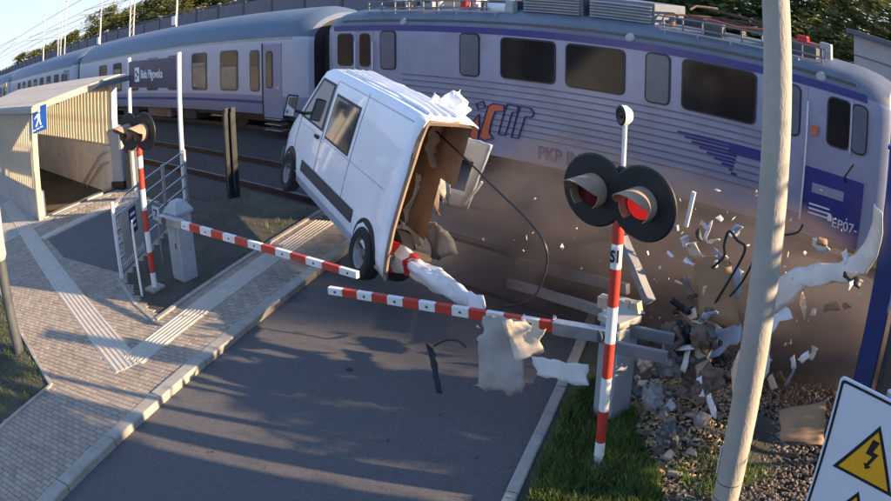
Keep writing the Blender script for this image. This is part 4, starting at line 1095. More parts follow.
def side_panel(P, name, mt, parent, off=0.008, th=0.012, side=1):
    m = MB(); n = len(P)
    V = [(x, side*(van_y(z)+off), z) for x, z in P]+[(x, side*(van_y(z)+off-th), z) for x, z in P]
    F = [tuple(range(n)), tuple(range(2*n-1,n-1,-1))]+[(i,(i+1)%n,n+(i+1)%n,n+i) for i in range(n)]
    m.add(V, F); return m.build(name, mt, parent)
def poly_dense(P, step=0.18):
    out = []
    for a, b in zip(P, P[1:]+P[:1]):
        k = max(1, int(hypot(b[0]-a[0], b[1]-a[1])/step))
        out += [(a[0]+(b[0]-a[0])*i/k, a[1]+(b[1]-a[1])*i/k) for i in range(k)]
    return out
def side_strips(xa, xb, za, zb, name, mt, parent, off, side=1, nz=5, fx=None):
    # surface following patch
    m = MB(); V = []; F = []
    nx = 5
    for i in range(nz+1):
        z = za+(zb-za)*i/nz
        for j in range(nx+1):
            a, b = (xa, xb) if fx is None else fx(i/nz)
            x = a+(b-a)*j/nx; V.append((x, side*(van_y(z)+off), z))
    k = len(V)
    V += [(x, y-side*0.012, z) for x, y, z in V]
    for i in range(nz):
        for j in range(nx):
            a = i*(nx+1)+j; F += [(a,a+1,a+nx+2,a+nx+1),(k+a,k+a+nx+1,k+a+nx+2,k+a+1)]
    for j in range(nx):
        F += [(j,k+j,k+j+1,j+1)]; a = nz*(nx+1)+j; F += [(a,a+1,k+a+1,k+a)]
    for i in range(nz):
        a = i*(nx+1); F += [(a,a+nx+1,k+a+nx+1,k+a)]; a += nx; F += [(a,k+a,k+a+nx+1,a+nx+1)]
    m.add(V, F); return m.build(name, mt, parent, smooth=True)
for side in (1,):
    # door outline seams
    dr = side_strips(3.42,4.62,0.55,1.36,'door',m_van,van,0.004,side)
    fxw = lambda tt: (3.50, 4.60-0.50*tt)
    fr = side_strips(3.46,4.6,1.36,2.14,'door_window_frame',m_vantrim,van,0.003,side,fx=lambda tt: (3.44, 4.70-0.56*tt))
    side_strips(3.5,4.5,1.40,2.10,'door_window',m_vglass,fr,0.009,side,fx=lambda tt: (3.52, 4.58-0.52*tt))
    m = MB(); m.bx(3.52,3.68,min(side*0.99,side*1.035),max(side*0.99,side*1.035),1.22,1.27); m.build('door_handle', m_black, van, bevel=0.008)
    side_strips(1.55,4.05,0.56,0.74,'rubbing_strip',m_vantrim,van,0.018,side)
    side_strips(1.5,4.15,0.30,0.42,'sill',m_dblue,van,0.010,side)
    # mirror
    m = MB(); m.beam((4.55,side*0.97,1.42),(4.62,side*1.16,1.45),0.05,0.06); m.obox((4.64,side*1.24,1.52),(0.035,0,0),(0,0.10*side,0),(0.0,0,0.20)); mi = m.build('mirror', m_black, van, bevel=0.03)
    m = MB(); m.obox((4.600,side*1.24,1.52),(0.006,0,0),(0,0.08,0),(0,0,0.17)); m.build('mirror_glass', m_rim2, mi, bevel=0.005)
    # headlight
    m = MB(); m.obox((5.34,side*0.74,0.98),(0.10,-side*0.03,0),(0,0.13,0),(-0.03,0,0.13)); m.build('headlight', m_print, van, bevel=0.03)
for xs_, za_, zb_ in ((3.40,0.55,2.2),(2.08,0.55,2.25),(4.64,0.5,1.36)):
    side_strips(xs_,xs_+0.014,za_,zb_,'panel_gap',m_vantrim,van,0.003,1)
side_strips(0.7,4.6,1.265,1.275,'swage_line',m_dblue,van,0.004,1)
side_strips(0.6,3.38,2.20,2.212,'roof_gap',m_dblue,van,0.004,1)
side_strips(2.2,3.3,1.30,2.02,'side_window_frame',m_vantrim,van,0.004,1)
side_strips(2.24,3.26,1.34,1.98,'side_window',m_vglass,van,0.010,1)
m = MB()   # windscreen
V = []; F = []
for i in range(5):
    x = 4.32+(4.96-4.32)*i/4
    for j in range(7):
        w = (-0.78+1.56*j/6)*(1+0.02*i); z = ztop(x)+0.018-0.03*(abs(w)/0.8)**2
        V.append((x, w, z))
for i in range(4):
    for j in range(6): a = i*7+j; F.append((a,a+1,a+8,a+7))
m.add(V, F); m.build('windscreen', m_vglass, van, smooth=True)
m = MB(); m.bx(5.50,5.60,-0.7,0.7,0.62,0.86); m.build('grille', m_black, van, bevel=0.02)
m = MB(); m.bx(5.44,5.62,-0.92,0.92,0.30,0.60); m.build('bumper', m_vantrim, van, bevel=0.05)
m = MB(); m.bx(1.0,4.9,-0.72,0.72,0.24,0.40); m.build('chassis', m_under, van)
def wheel(x, y, side):
    m = MB(); m.lathe([(0.20,0.10),(0.30,0.115),(0.335,0.09),(0.345,0.0),(0.335,-0.09),(0.30,-0.115),(0.20,-0.10),(0.20,0.10)], (x,y,0.345), axis=(0,side,0), n=28); w = m.build('wheel', m_rubber, van, smooth=True)
    m = MB(); m.lathe([(0.0,0.06),(0.06,0.065),(0.08,0.03),(0.16,0.05),(0.19,0.09),(0.205,0.095),(0.205,-0.09),(0.0,-0.09)], (x,y,0.345), axis=(0,side,0), n=24); m.build('rim', m_rim, w, smooth=True)
    # dark arch on the body side
    if side > 0:
        P = [(x+0.40*cos(radians(-8+196*q/20)), 0.40+0.40*sin(radians(-8+196*q/20))) for q in range(21)]
        m = MB(); V = [(a_, van_y(max(0.30,b_))+0.006, b_) for a_, b_ in P]+[(a_, van_y(max(0.30,b_))-0.05, b_) for a_, b_ in P]; k_ = len(P)
        m.add(V, [tuple(range(k_)), tuple(range(2*k_-1,k_-1,-1))]+[(q,(q+1)%k_,k_+(q+1)%k_,k_+q) for q in range(k_)]); m.build('arch_liner', m_black, van)
for x in (1.02, 4.70):
    for s in (1, -1): wheel(x, s*0.925, s)
# the struck right side is crushed in
def crush(o, keep=0.35):
    for v in o.data.vertices:
        if v.co.y < keep:
            k = 0.13 if v.co.x < 4.2 else 0.13+0.5*min(1, (v.co.x-4.2)/1.3)
            v.co.y = keep+(v.co.y-keep)*k
            if v.co.x < 4.3: v.co.z += 0.05*noise.noise(v.co*3.0); v.co.y += 0.03*noise.noise(v.co*4.0)
for o in list(van.children):
    if o.name.startswith(('wheel', 'arch_liner')):
        if o.data.vertices[0].co.y < 0: o.location.y = 1.40
    elif o.name.startswith(('lining','load_floor','bulkhead')):
        for v in o.data.vertices:
            if v.co.y < 0.35: v.co.y = 0.35+(v.co.y-0.35)*0.07
    else: crush(o)
for yy, zz in ((0.78,2.362),(0.66,2.372),(0.54,2.38),(0.42,2.384)):
    m = MB(); pts = [(x, yy+0.01*noise.noise(Vector((x*2,yy*9,0))), zz+0.012+(0.03*noise.noise(Vector((x*3,yy*5,2))) if x < 2.6 else 0)-(0.05*((1.6-x)/1.25)**2 if x < 1.6 else 0)) for x in (0.5,0.8,1.2,1.6,2.0,2.4,2.8,3.2,3.6)]
    m.tube(pts, 0.022, 6); m.build('roof_ridge', m_van, van, smooth=True)
# rear right door, still hanging on
def sheet(corners, nu, nv, amp, seed, jag=0.0, freq=1.6, bulge=(0,0,0)):
    a, b, c, d_ = [Vector(p) for p in corners]; V = []
    nrm_ = (b-a).cross(d_-a).normalized(); bl_ = Vector(bulge)
    for i in range(nu+1):
        for j in range(nv+1):
            u_, v_ = i/nu, j/nv
            p = a*(1-u_)*(1-v_)+b*u_*(1-v_)+c*u_*v_+d_*(1-u_)*v_
            p = p+nrm_*(amp*1.2*noise.noise(p*freq+Vector((seed*3.1,seed*1.7,seed))))+nrm_*(0.18*amp*noise.noise(p*freq*4+Vector((seed,seed,seed))))
            p = p+bl_*(4*u_*(1-u_))*1.0
            if jag and (i in (0,nu) or j in (0,nv)):
                p = p+(b-a).normalized()*jag*noise.noise(p*9+Vector((seed,0,0)))+(d_-a).normalized()*jag*noise.noise(p*9+Vector((0,seed,5)))
            V.append(p)
    F = [(i*(nv+1)+j,(i+1)*(nv+1)+j,(i+1)*(nv+1)+j+1,i*(nv+1)+j+1) for i in range(nu) for j in range(nv)]
    return V, F
def sheet_obj(name, corners, mt, parent=None, nu=10, nv=10, amp=0.06, seed=1, jag=0.04, th=0.008, freq=1.6, bulge=(0,0,0), world=False, smooth=True, hole=None):
    V, F = sheet(corners, nu, nv, amp, seed, jag, freq, bulge)
    if hole: F = [f for k, f in enumerate(F) if not hole(k//nv/nu, (k % nv)/nv)]
    m = MB(); m.add(V, F); o = m.build(name, mt, parent, smooth=smooth, world=world, ang=50)
    s_ = o.modifiers.new('skin', 'SOLIDIFY'); s_.thickness = th; s_.offset = 0
    return o
iv = van.matrix_basis.inverted()
YV = 8.6
P = [Y(449,131,YV), Y(490,145,YV-0.15), Y(468,210,YV-0.3), Y(444,205,YV)]
rd = sheet_obj('rear_door', [iv @ p for p in P], m_dblue, van, nu=12, nv=16, amp=0.05, seed=4, jag=0.02, th=0.04, hole=lambda u_, v_: 0.12 < u_ < 0.70 and 0.30 < v_ < 0.72)
# crumpled roof skin thrown up at the rear
P = [Y(424,117,7.35), Y(462,97,8.3), Y(466,124,8.5), Y(437,127,7.6)]
sheet_obj('roof_flap', [iv @ p for p in [Y(424,106,7.4), Y(457,93,7.9), Y(470,118,8.0), Y(430,119,7.2)]], m_van, van, nu=14, nv=12, amp=0.20, seed=6, jag=0.13, th=0.008, freq=2.8)
sheet_obj('roof_flap', [iv @ p for p in [Y(448,92,7.7), Y(461,97,7.7), Y(452,126,7.5), Y(447,112,7.5)]], m_van, van, nu=6, nv=8, amp=0.10, seed=16, jag=0.10, th=0.008, freq=3)
P = [Y(436,124,7.7), Y(455,128,8.4), Y(448,205,8.3), Y(440,190,7.9)]
sheet_obj('torn_side_wall', [iv @ p for p in P], m_vin, van, nu=6, nv=14, amp=0.12, seed=12, jag=0.08, th=0.01)

for k, (pa_, pb_, pc_, pd_) in enumerate((((431,122),(441,123),(437,170),(428,160)),((418,175),(424,172),(414,222),(408,228)),((438,150),(446,152),(438,215),(431,205)),((400,222),(414,215),(424,246),(404,250)))):
    sheet_obj('lining_rag', [iv @ Y(*p, dd) for p, dd in ((pa_,7.25+0.1*k),(pb_,7.4+0.1*k),(pc_,7.3+0.1*k),(pd_,7.2+0.1*k))], m_vin if k % 2 else m_ply, van, nu=5, nv=12, amp=0.10, seed=70+k, jag=0.08, th=0.006, freq=3)

# ================================================================== WRECKAGE
def tube_thing(name, pts, r, mt, label, cat, group=None, n=6):
    pts = [Vector(p) for p in pts]
    # Catmull-Rom smoothing
    Q = []
    for i in range(len(pts)-1):
        p0, p1, p2, p3 = pts[max(i-1,0)], pts[i], pts[i+1], pts[min(i+2,len(pts)-1)]
        for k in range(6):
            u_ = k/6; Q.append(0.5*((2*p1)+(p2-p0)*u_+(2*p0-5*p1+4*p2-p3)*u_*u_+(3*p1-p0-3*p2+p3)*u_**3))
    Q.append(pts[-1])
    m = MB(); m.tube(Q, r, n); return tag(m.build(name, mt, None, smooth=True), label, cat, group)
tube_thing('cable', [Y(424,119,7.4),Y(440,135,7.3),Y(470,163,7.2),Y(497,190,7.2),Y(525,217,7.1),Y(544,242,7.0),Y(547,265,7.0),Y(538,291,6.9),Y(524,303,6.8),Y(504,307,6.8)], 0.014, m_wireblk, 'long black cable whipping in a wide loop from the van rear', 'cable')
tube_thing('cable', [Y(688,338,6.9),Y(705,318,6.9),Y(728,282,6.9),Y(745,250,6.9),Y(737,240,6.9),Y(729,231,6.9),Y(724,245,6.9),Y(724,256,6.8),Y(712,268,6.8)], 0.014, m_wireblk, 'black kinked cable standing over the brown board', 'cable')
tube_thing('cable', [Y(434,346,5.6),Y(446,340,5.6),Y(458,341,5.6),Y(466,347,5.6)], 0.013, m_wireblk, 'short black bent rod hovering over the road', 'cable')
tube_thing('cable', [Y(753,262,6.9),Y(742,282,6.9),Y(730,296,6.9)], 0.013, m_wireblk, 'short black wire behind the concrete pole', 'cable')
tube_thing('cable', [Y(785,235,8.0),Y(798,232,8.0),Y(803,224,8.0)], 0.014, m_wireblk, 'thin black wire flung beside the navy cab panel', 'cable')

# white torn pillar with tail lamp strap
a, b = Y(388,252,6.75), Y(473,302,6.15)
t = thing('torn_pillar', (a.x,a.y,0.2), 'white crumpled van corner with red lamp strap behind the lowered arm', 'wreckage')
V = []; F = []; nseg, nn = 30, 22; ax = (b-a).normalized(); s1 = ax.cross(Vector((0,0,1))).normalized(); s2 = s1.cross(ax)
for i in range(nseg+1):
    u_ = i/nseg; c = a+(b-a)*u_
    for j in range(nn):
        an = 2*pi*j/nn; rr_ = (0.20-0.08*u_)*(1+0.45*noise.noise(Vector((u_*4, cos(an)*1.3, sin(an)*1.3)))-0.30*abs(noise.noise(Vector((u_*11, cos(an)*2.4, sin(an)*2.4)))))
        if u_ > 0.9: rr_ *= 0.8
        V.append(c+s1*(rr_*0.75*cos(an))+s2*(rr_*1.0*sin(an)))
for i in range(nseg):
    for j in range(nn): F.append((i*nn+j,i*nn+(j+1)%nn,(i+1)*nn+(j+1)%nn,(i+1)*nn+j))
F += [tuple(range(nn-1,-1,-1)), tuple(range(nseg*nn,(nseg+1)*nn))]
m = MB(); m.add(V, F); m.build('skin', m_dwhite, t, smooth=True, world=True, ang=60)
for (i0, i1, skew) in ((1,5,0.0),(9,11,0.05)):
    m = MB(); V2 = []; F2 = []
    for i in range(i0, i1+1):
        c = a+(b-a)*(i/nseg)
        for j in range(nn): V2.append(c+(V[i*nn+j]-c)*1.05+ax*(skew*sin(2*pi*j/nn)))
    for i in range(i1-i0):
        for j in range(nn): F2.append((i*nn+j,i*nn+(j+1)%nn,(i+1)*nn+(j+1)%nn,(i+1)*nn+j))
    m.add(V2, F2); m.build('tail_lamp_strap', m_tail, t, smooth=True, world=True, ang=60)
sheet_obj('torn_edge', [Y(470,292,6.2),Y(484,296,6.1),Y(489,318,6.0),Y(474,312,6.1)], m_dwhite, t, 6,6,0.1,21,0.06,world=True)

def wreck_sheet(name, px, ys, mt, label, cat, **kw):
    P = [Y(x, y, d_) for (x, y), d_ in zip(px, ys)]
    o = sheet_obj(name, P, mt, None, **kw)
    return tag(o, label, cat)
# lining hung over the arm
wreck_sheet('torn_lining', [(480,312),(525,322),(524,392),(478,388)], (5.50,5.60,5.42,5.36), m_dcloth, 'ragged grey-beige lining sheet draped over the lowered arm', 'wreckage', nu=14, nv=16, amp=0.14, seed=3, jag=0.09, th=0.006, freq=3.0)
wreck_sheet('torn_lining', [(500,320),(545,330),(540,352),(521,362)], (5.42,5.62,5.58,5.40), m_dbeige, 'torn flap caught against the arm, orange light put into its colour', 'wreckage', nu=8, nv=8, amp=0.10, seed=14, jag=0.08, th=0.006, freq=3.0)  # beige colour stands in for orange light on the flap
wreck_sheet('bumper_piece', [(532,356),(588,364),(588,386),(538,376)], (6.25,6.28,6.2,6.18), m_dwhite, 'white broken bumper piece lying against the barrier cabinet', 'wreckage', nu=10, nv=6, amp=0.05, seed=8, jag=0.05, th=0.03)
wreck_sheet('trim_piece', [(520,318),(560,325),(560,331),(522,328)], (6.6,6.6,6.6,6.6), m_dwhite, 'white trim strip resting behind the arm clamp', 'wreckage', nu=8, nv=3, amp=0.05, seed=18, jag=0.03, th=0.02)
wreck_sheet('seat_cover', [(424,222),(446,226),(455,252),(430,262)], (7.4,7.4,7.4,7.4), m_dcloth, 'crumpled grey cloth lump in the dust behind the white pillar', 'wreckage', nu=8, nv=8, amp=0.2, seed=19, jag=0.08, th=0.02, freq=3)
# bent steel frame bars
def bar(px0, px1, d0, d1, w, h, mt, label):
    a, b = Y(*px0, d0), Y(*px1, d1); k = 8; t = thing('frame_bar', ((a+b)/2), label, 'wreckage', 'loose bars in the wreck')
    m = MB(); pts = []
    for i in range(k+1):
        u_ = i/k; pts.append(a+(b-a)*u_+Vector((0,0,0.02*noise.noise(Vector((u_*3,a.x*7,b.z))))))
    for p, q in zip(pts[:-1], pts[1:]): m.beam(p, q, w, h)
    o = m.build('bar', mt, t, world=True); return t
bar((518,262),(628,288),8.3,7.7,0.07,0.13,m_dgrey,'long pale bent bar behind the S1 post')
bar((508,283),(605,312),8.0,7.4,0.07,0.12,m_dgrey,'grey bent bar below the long pale bar')
bar((622,238),(650,302),7.2,7.0,0.10,0.10,m_dgrey,'grey bar leaning against the S1 post')
bar((600,230),(678,228),8.2,8.2,0.06,0.07,m_dgrey,'thin bar showing behind the black signal discs')
bar((694,192),(686,226),8.6,8.6,0.04,0.05,m_dwhite,'short white rod upright in the dust')
bar((465,205),(482,182),8.0,8.0,0.03,0.03,m_dwhite,'thin white rod beside the torn rear door')
bar((600,300),(640,308),7.3,7.3,0.12,0.14,m_dbeige,'beige block bar behind the barrier cabinet')
bar((628,300),(612,372),6.75,6.55,0.05,0.05,m_dbeige,'sunlit cream lath behind the barrier cabinet')
# rubble and boards on the right
wreck_sheet('brown_board', [(690,250),(730,262),(742,330),(700,318)], (7.0,7.1,6.9,6.8), m_dbrown, 'flat brown board flying left of the concrete pole', 'wreckage', nu=6, nv=6, amp=0.02, seed=31, jag=0.05, th=0.02)
wreck_sheet('beige_board', [(684,240),(696,243),(702,256),(692,258)], (6.9,6.9,6.9,6.9), m_dbeige, 'small sunlit beige board above the brown board', 'wreckage', nu=4, nv=4, amp=0.03, seed=32, jag=0.03, th=0.02)
wreck_sheet('brown_board', [(778,410),(826,402),(824,446),(782,440)], (6.6,7.0,6.4,6.2), m_dbrown, 'brown board lying flat on the ballast stones', 'wreckage', nu=6, nv=6, amp=0.015, seed=33, jag=0.04, th=0.02)
wreck_sheet('pale_panel', [(716,262),(745,270),(738,300),(722,296)], (7.3,7.3,7.2,7.2), m_dblue, 'blue-grey panel corner behind the brown board', 'wreckage', nu=6, nv=6, amp=0.08, seed=34, jag=0.05, th=0.01)
wreck_sheet('pale_panel', [(698,338),(738,322),(742,340),(706,362)], (6.9,7.1,7.0,6.8), m_dblue, 'light metal panel jutting from the dark tangle', 'wreckage', nu=8, nv=5, amp=0.08, seed=35, jag=0.06, th=0.01)
wreck_sheet('brown_board', [(722,300),(752,318),(742,345),(718,322)], (7.2,7.2,7.1,7.1), m_dbrown, 'splintered brown board between cable and concrete pole', 'wreckage', nu=6, nv=6, amp=0.02, seed=36, jag=0.06, th=0.02)
# long curved white bumper strip at right
A = [(760,303),(776,285),(795,272),(818,268),(842,266),(858,258),(868,244),(875,226),(877,206)]
Bp = [(766,312),(786,300),(805,285),(825,280),(848,277),(864,270),(874,255),(881,232),(881,208)]
V = []; F = []; RW = []
for i in range(len(A)-1):
    for k in range(4): u_ = k/4; RW.append(((A[i][0]+(A[i+1][0]-A[i][0])*u_, A[i][1]+(A[i+1][1]-A[i][1])*u_), (Bp[i][0]+(Bp[i+1][0]-Bp[i][0])*u_, Bp[i][1]+(Bp[i+1][1]-Bp[i][1])*u_)))
RW.append((A[-1], Bp[-1])); NK = 7
for i, (p, q) in enumerate(RW):
    e1, e2 = 2.2*noise.noise(Vector((i*0.55,0.3,1))), 4.0*noise.noise(Vector((i*0.7,4.3,1)))
    pa_, pb_ = Y(p[0]-2, p[1]-3+e1, 7.62), Y(q[0]+2, q[1]+4+e2, 7.42)
    for k in range(NK+1): V.append(pa_*(1-k/NK)+pb_*(k/NK)+Vector((0,-0.05*sin(pi*k/NK)+0.022*noise.noise(Vector((i*0.5,k*0.6,7))),0.012*noise.noise(Vector((i*0.6,k*0.5,3))))))
for i in range(len(RW)-1):
    for k in range(NK): F.append((i*(NK+1)+k,(i+1)*(NK+1)+k,(i+1)*(NK+1)+k+1,i*(NK+1)+k+1))
m = MB(); m.add(V, F); o = m.build('bumper_strip', m_dcream, None, smooth=True, ang=25); s_ = o.modifiers.new('skin','SOLIDIFY'); s_.thickness = 0.012
tag(o, 'long curved white bumper strip flung up beside the blue column', 'wreckage')
wreck_sheet('white_shard', [(758,318),(786,306),(790,318),(768,332)], (7.4,7.4,7.3,7.3), m_dwhite, 'jagged white shard below the curved bumper strip', 'wreckage', nu=8, nv=5, amp=0.08, seed=41, jag=0.08, th=0.012)
wreck_sheet('white_shard', [(838,362),(856,350),(858,354),(842,370)], (8.6,8.6,8.5,8.5), m_dwhite, 'narrow white shard on the dark ballast by the blue column', 'wreckage', nu=5, nv=4, amp=0.05, seed=42, jag=0.05, th=0.012)
# dark tangle: bent tubes and lumps
t = thing('wreck_tangle', Y(690,360,6.7), 'dark tangle of bent tubes and hoses on the rubble heap', 'wreckage')
rnd = random.Random(77)
for k in range(16):
    p0 = Y(rnd.uniform(665,720), rnd.uniform(305,375), rnd.uniform(6.5,7.2))
    pts = [p0]
    for j in range(4): pts.append(pts[-1]+Vector((rnd.uniform(-.16,.16), rnd.uniform(-.1,.1), rnd.uniform(-.18,.12))))
    m = MB(); m.tube(pts, rnd.uniform(0.012,0.045), 7); m.build('bent_tube', rnd.choice([m_black, m_drust, m_drust, m_dkgrey]), t, world=True, smooth=True)
def lump(name, c, r, mt, parent, seed, n1=18, n2=12, sq=(1,1,1), smooth=True):
    V = []; F = []
    for i in range(n2+1):
        for j in range(n1):
            a, e = 2*pi*j/n1, -pi/2+pi*i/n2; dvec = Vector((cos(a)*cos(e), sin(a)*cos(e), sin(e)))
            rr_ = r*(1+0.55*noise.noise(dvec*1.7+Vector((seed*2.3,seed,seed*.7)))-0.35*abs(noise.noise(dvec*4.5+Vector((seed,seed*3.1,2))))+0.12*noise.noise(dvec*11)); V.append(Vector(c)+Vector((dvec.x*rr_*sq[0],dvec.y*rr_*sq[1],dvec.z*rr_*sq[2])))
    for i in range(n2):
        for j in range(n1): F.append((i*n1+j,i*n1+(j+1)%n1,(i+1)*n1+(j+1)%n1,(i+1)*n1+j))
    m = MB(); m.add(V, F); return m.build(name, mt, parent, world=parent is not None, smooth=smooth, ang=32)
for k in range(7):
    lump('crushed_lump', Y(rnd.uniform(668,712), rnd.uniform(330,385), rnd.uniform(6.5,7.0)), rnd.uniform(0.08,0.17), rnd.choice([m_drust, m_black, m_dgrey, m_drust]), t, k+3)
# engine-like grey lump and pale pieces at the left of the heap
PCS = [((652,398),6.25,0.12,m_dgrey,'crushed grey metal lump beside the barrier cabinet'),((645,362),6.5,0.11,m_dbeige,'tan crumpled lump behind the barrier cabinet'),
       ((668,436),5.9,0.12,m_dkgrey,'dark rounded casting on the rubble slope'),((700,392),6.4,0.10,m_drust,'rust brown lump at the top of the chip heap')]
for k, ((px_, py_), d_, r, mt, lab) in enumerate(PCS):
    c = Y(px_, py_, d_); c.z = max(c.z, 0.0)
    o = lump('wreck_lump', (0,0,0), r, mt, None, k*3+1, 26, 18, (1.3,1.0,0.8), True); o.location = c; o.rotation_euler = (rnd.random()*3, rnd.random()*3, rnd.random()*3); tag(o, lab, 'wreckage')
SH = [((683,352),(690,348),(686,372),(679,370),6.6,m_dwhite,'tall white shard stuck upright in the dark tangle'),((695,378),(700,376),(706,398),(700,396),6.4,m_dwhite,'slim white shard leaning on the chip heap'),
      ((694,345),(710,350),(706,388),(697,378),6.7,m_dbeige,'olive beige panel leaning on the dark tangle'),((706,395),(712,393),(716,420),(709,415),6.3,m_dwhite,'white splinter standing in the chip heap'),
      ((730,372),(738,352),(740,392),(733,398),6.2,m_dbeige,'sunlit cream splinter beside the concrete pole'),((676,348),(694,346),(694,350),(677,352),6.6,m_dwhite,'thin white strip across the dark tangle'),
      ((760,350),(770,330),(768,372),(762,384),7.2,m_dwhite,'long white splinter right of the concrete pole'),((800,285),(806,303),(805,322),(800,306),7.6,m_dbeige,'small tan slat spinning above the dust'),
      ((790,360),(795,355),(796,368),(791,369),7.8,m_dwhite,'small white slat above the ballast'),((684,312),(694,306),(696,318),(688,322),6.8,m_dbeige,'small cream scrap above the dark tangle')]
for k, (p0, p1, p2, p3, d_, mt, lab) in enumerate(SH):
    wreck_sheet('shard', [p0,p1,p2,p3], (d_,d_,d_-0.05,d_-0.05), mt, lab, 'wreckage', nu=3, nv=5, amp=0.04, seed=50+k, jag=0.03, th=0.012)
# larger scraps thrown up between the signal and the blue column
rnd = random.Random(314)
SC = [(m_dwhite,'white torn panel scrap tumbling through the dust right of the S1 signal'),(m_dbeige,'tan splintered board scrap tumbling through the dust right of the S1 signal'),(m_dbrown,'brown board scrap tumbling through the dust right of the S1 signal'),(m_dblue,'blue-grey sheet scrap tumbling through the dust right of the S1 signal'),(m_black,'black plastic scrap tumbling through the dust right of the S1 signal')]
for k in range(44):
    if k < 30: px_, py_ = rnd.gauss(700,30), rnd.uniform(225,372)
    else: px_, py_ = rnd.uniform(770,862), rnd.uniform(240,395)
    if 600 < px_ < 632: px_ += 40
    mt, lab = SC[rnd.choice([0,0,0,1,1,2,3,4,4])]; dd = rnd.uniform(6.6,7.8); an = rnd.uniform(0,pi)
    L_, w_ = rnd.uniform(7,20), rnd.uniform(2.5,9)
    c_, s_n = cos(an), sin(an)
    P = [(px_+c_*L_*i-s_n*w_*j, py_+s_n*L_*i+c_*w_*j) for i, j in ((-.5,-.5),(.5,-.35),(.5,.4),(-.4,.5))]
    o = wreck_sheet('panel_scrap', P, (dd, dd+rnd.uniform(-.1,.1), dd+rnd.uniform(-.1,.1), dd), mt, lab, 'wreckage', nu=4, nv=4, amp=0.06, seed=100+k, jag=0.05, th=0.01, freq=3)
    o['group'] = 'scraps flying right of the signal'
# mid-size rubble: broken blocks and plates along the foot of the heap
rnd = random.Random(91)
RM = [m_dbeige, m_kerb, m_dgrey, m_dwhite, m_drust, m_dbrown, m_stone2, m_kerb, m_dkgrey]
RN_ = ['beige', 'concrete grey', 'steel grey', 'white', 'rust brown', 'brown', 'stone brown', 'pale grey', 'dark grey']
for k in range(64):
    px_ = rnd.uniform(632,704); py_ = rnd.uniform(372,478)
    if px_ < 655 and py_ > 440: continue
    p = G(px_, py_, 0.05); s = rnd.uniform(0.03,0.085)*(1.25 if py_ < 420 else 1.0)
    m = MB(); j = lambda: rnd.uniform(0.5,1.25); fl = rnd.uniform(0.15,0.8)
    m.add([(-j(),-j()*.7,-fl*j()),(j(),-j()*.7,-fl*j()),(j(),j()*.7,-fl*j()),(-j(),j()*.7,-fl*j()),(-.8*j(),-.6*j(),fl*j()),(.8*j(),-.6*j(),fl*j()),(.7*j(),.6*j(),fl*j()),(-.8*j(),.6*j(),fl*j())],
          [(0,3,2,1),(4,5,6,7),(0,1,5,4),(1,2,6,5),(2,3,7,6),(3,0,4,7)])
    q = rnd.randrange(len(RM)); o = m.build('rubble_piece', RM[q], bevel=0.12, segs=1)
    hz = 0.28*math.exp(-(((p.x-G(690,425).x)/0.55)**2+((p.y-G(690,425).y)/0.75)**2))
    o.location = (p.x, p.y, hz-0.03+s*fl*0.6); o.scale = (s, s, s); o.rotation_euler = (rnd.uniform(-.6,.6), rnd.uniform(-.6,.6), rnd.uniform(0,6.3))
    tag(o, '%s broken rubble piece at the foot of the chip heap' % RN_[q], 'rubble', 'rubble by the chip heap')
# flying chips: each its own piece
chipm = []
for k in range(4):
    m = MB(); r_ = random.Random(k); a_, b_ = r_.uniform(.6,1), r_.uniform(.3,.7)
    m.add([(-a_,-b_,0),(a_*.8,-b_*.7,.08),(a_,b_*.6,-.05),(-a_*.5,b_,.06),(0,0,.16),(0,0.05,-.1)], [(0,1,4),(1,2,4),(2,3,4),(3,0,4),(1,0,5),(2,1,5),(3,2,5),(0,3,5)])
    chipm.append(m)
rnd = random.Random(5)
CH = []
for k in range(130):
    px_ = rnd.choice([rnd.gauss(690,45), rnd.gauss(700,70), rnd.gauss(800,35), rnd.gauss(560,60)]); py_ = rnd.uniform(190,350)
    if not 470 < px_ < 870: continue
    CH.append((px_, py_))
srcs = {}
for k, (px_, py_) in enumerate(CH):
    mt = rnd.choice([m_dwhite, m_dwhite, m_dbeige]); key = (k % 4, mt.name)
    p = Y(px_, py_, rnd.uniform(6.8,8.6))
    if key not in srcs: o = chipm[k % 4].build('flying_chip', mt); srcs[key] = o.data
    else: o = bpy.data.objects.new('flying_chip', srcs[key]); COL.objects.link(o)
    s = rnd.uniform(0.012,0.036) if rnd.random() < 0.85 else 0.055
    o.location = p; o.rotation_euler = (rnd.random()*6, rnd.random()*6, rnd.random()*6); o.scale = (s, s, s)
    tag(o, 'tiny pale chip flying through the dust by the locomotive', 'debris chip', 'flying chips')
for k, (px_, py_) in enumerate(((349,369),(190,446),(388,440),(362,476),(476,458),(440,415),(212,452),(265,468))):
    o = chipm[k % 4].build('road_chip', m_black); p = G(px_, py_, -0.075); o.location = p; s = 0.05 if k == 0 else 0.02; o.scale = (s, s, s); o.rotation_euler = (0, 0, k)
    tag(o, 'small dark fragment lying on the shaded asphalt', 'debris chip', 'fragments on the road')
wreck_sheet('rubber_flap', [(426,344),(434,350),(442,398),(436,394)], (5.75,5.75,5.35,5.35), m_rubber, 'black rubber flap tumbling onto the road below the arm', 'wreckage', nu=5, nv=8, amp=0.12, seed=61, jag=0.06, th=0.01)

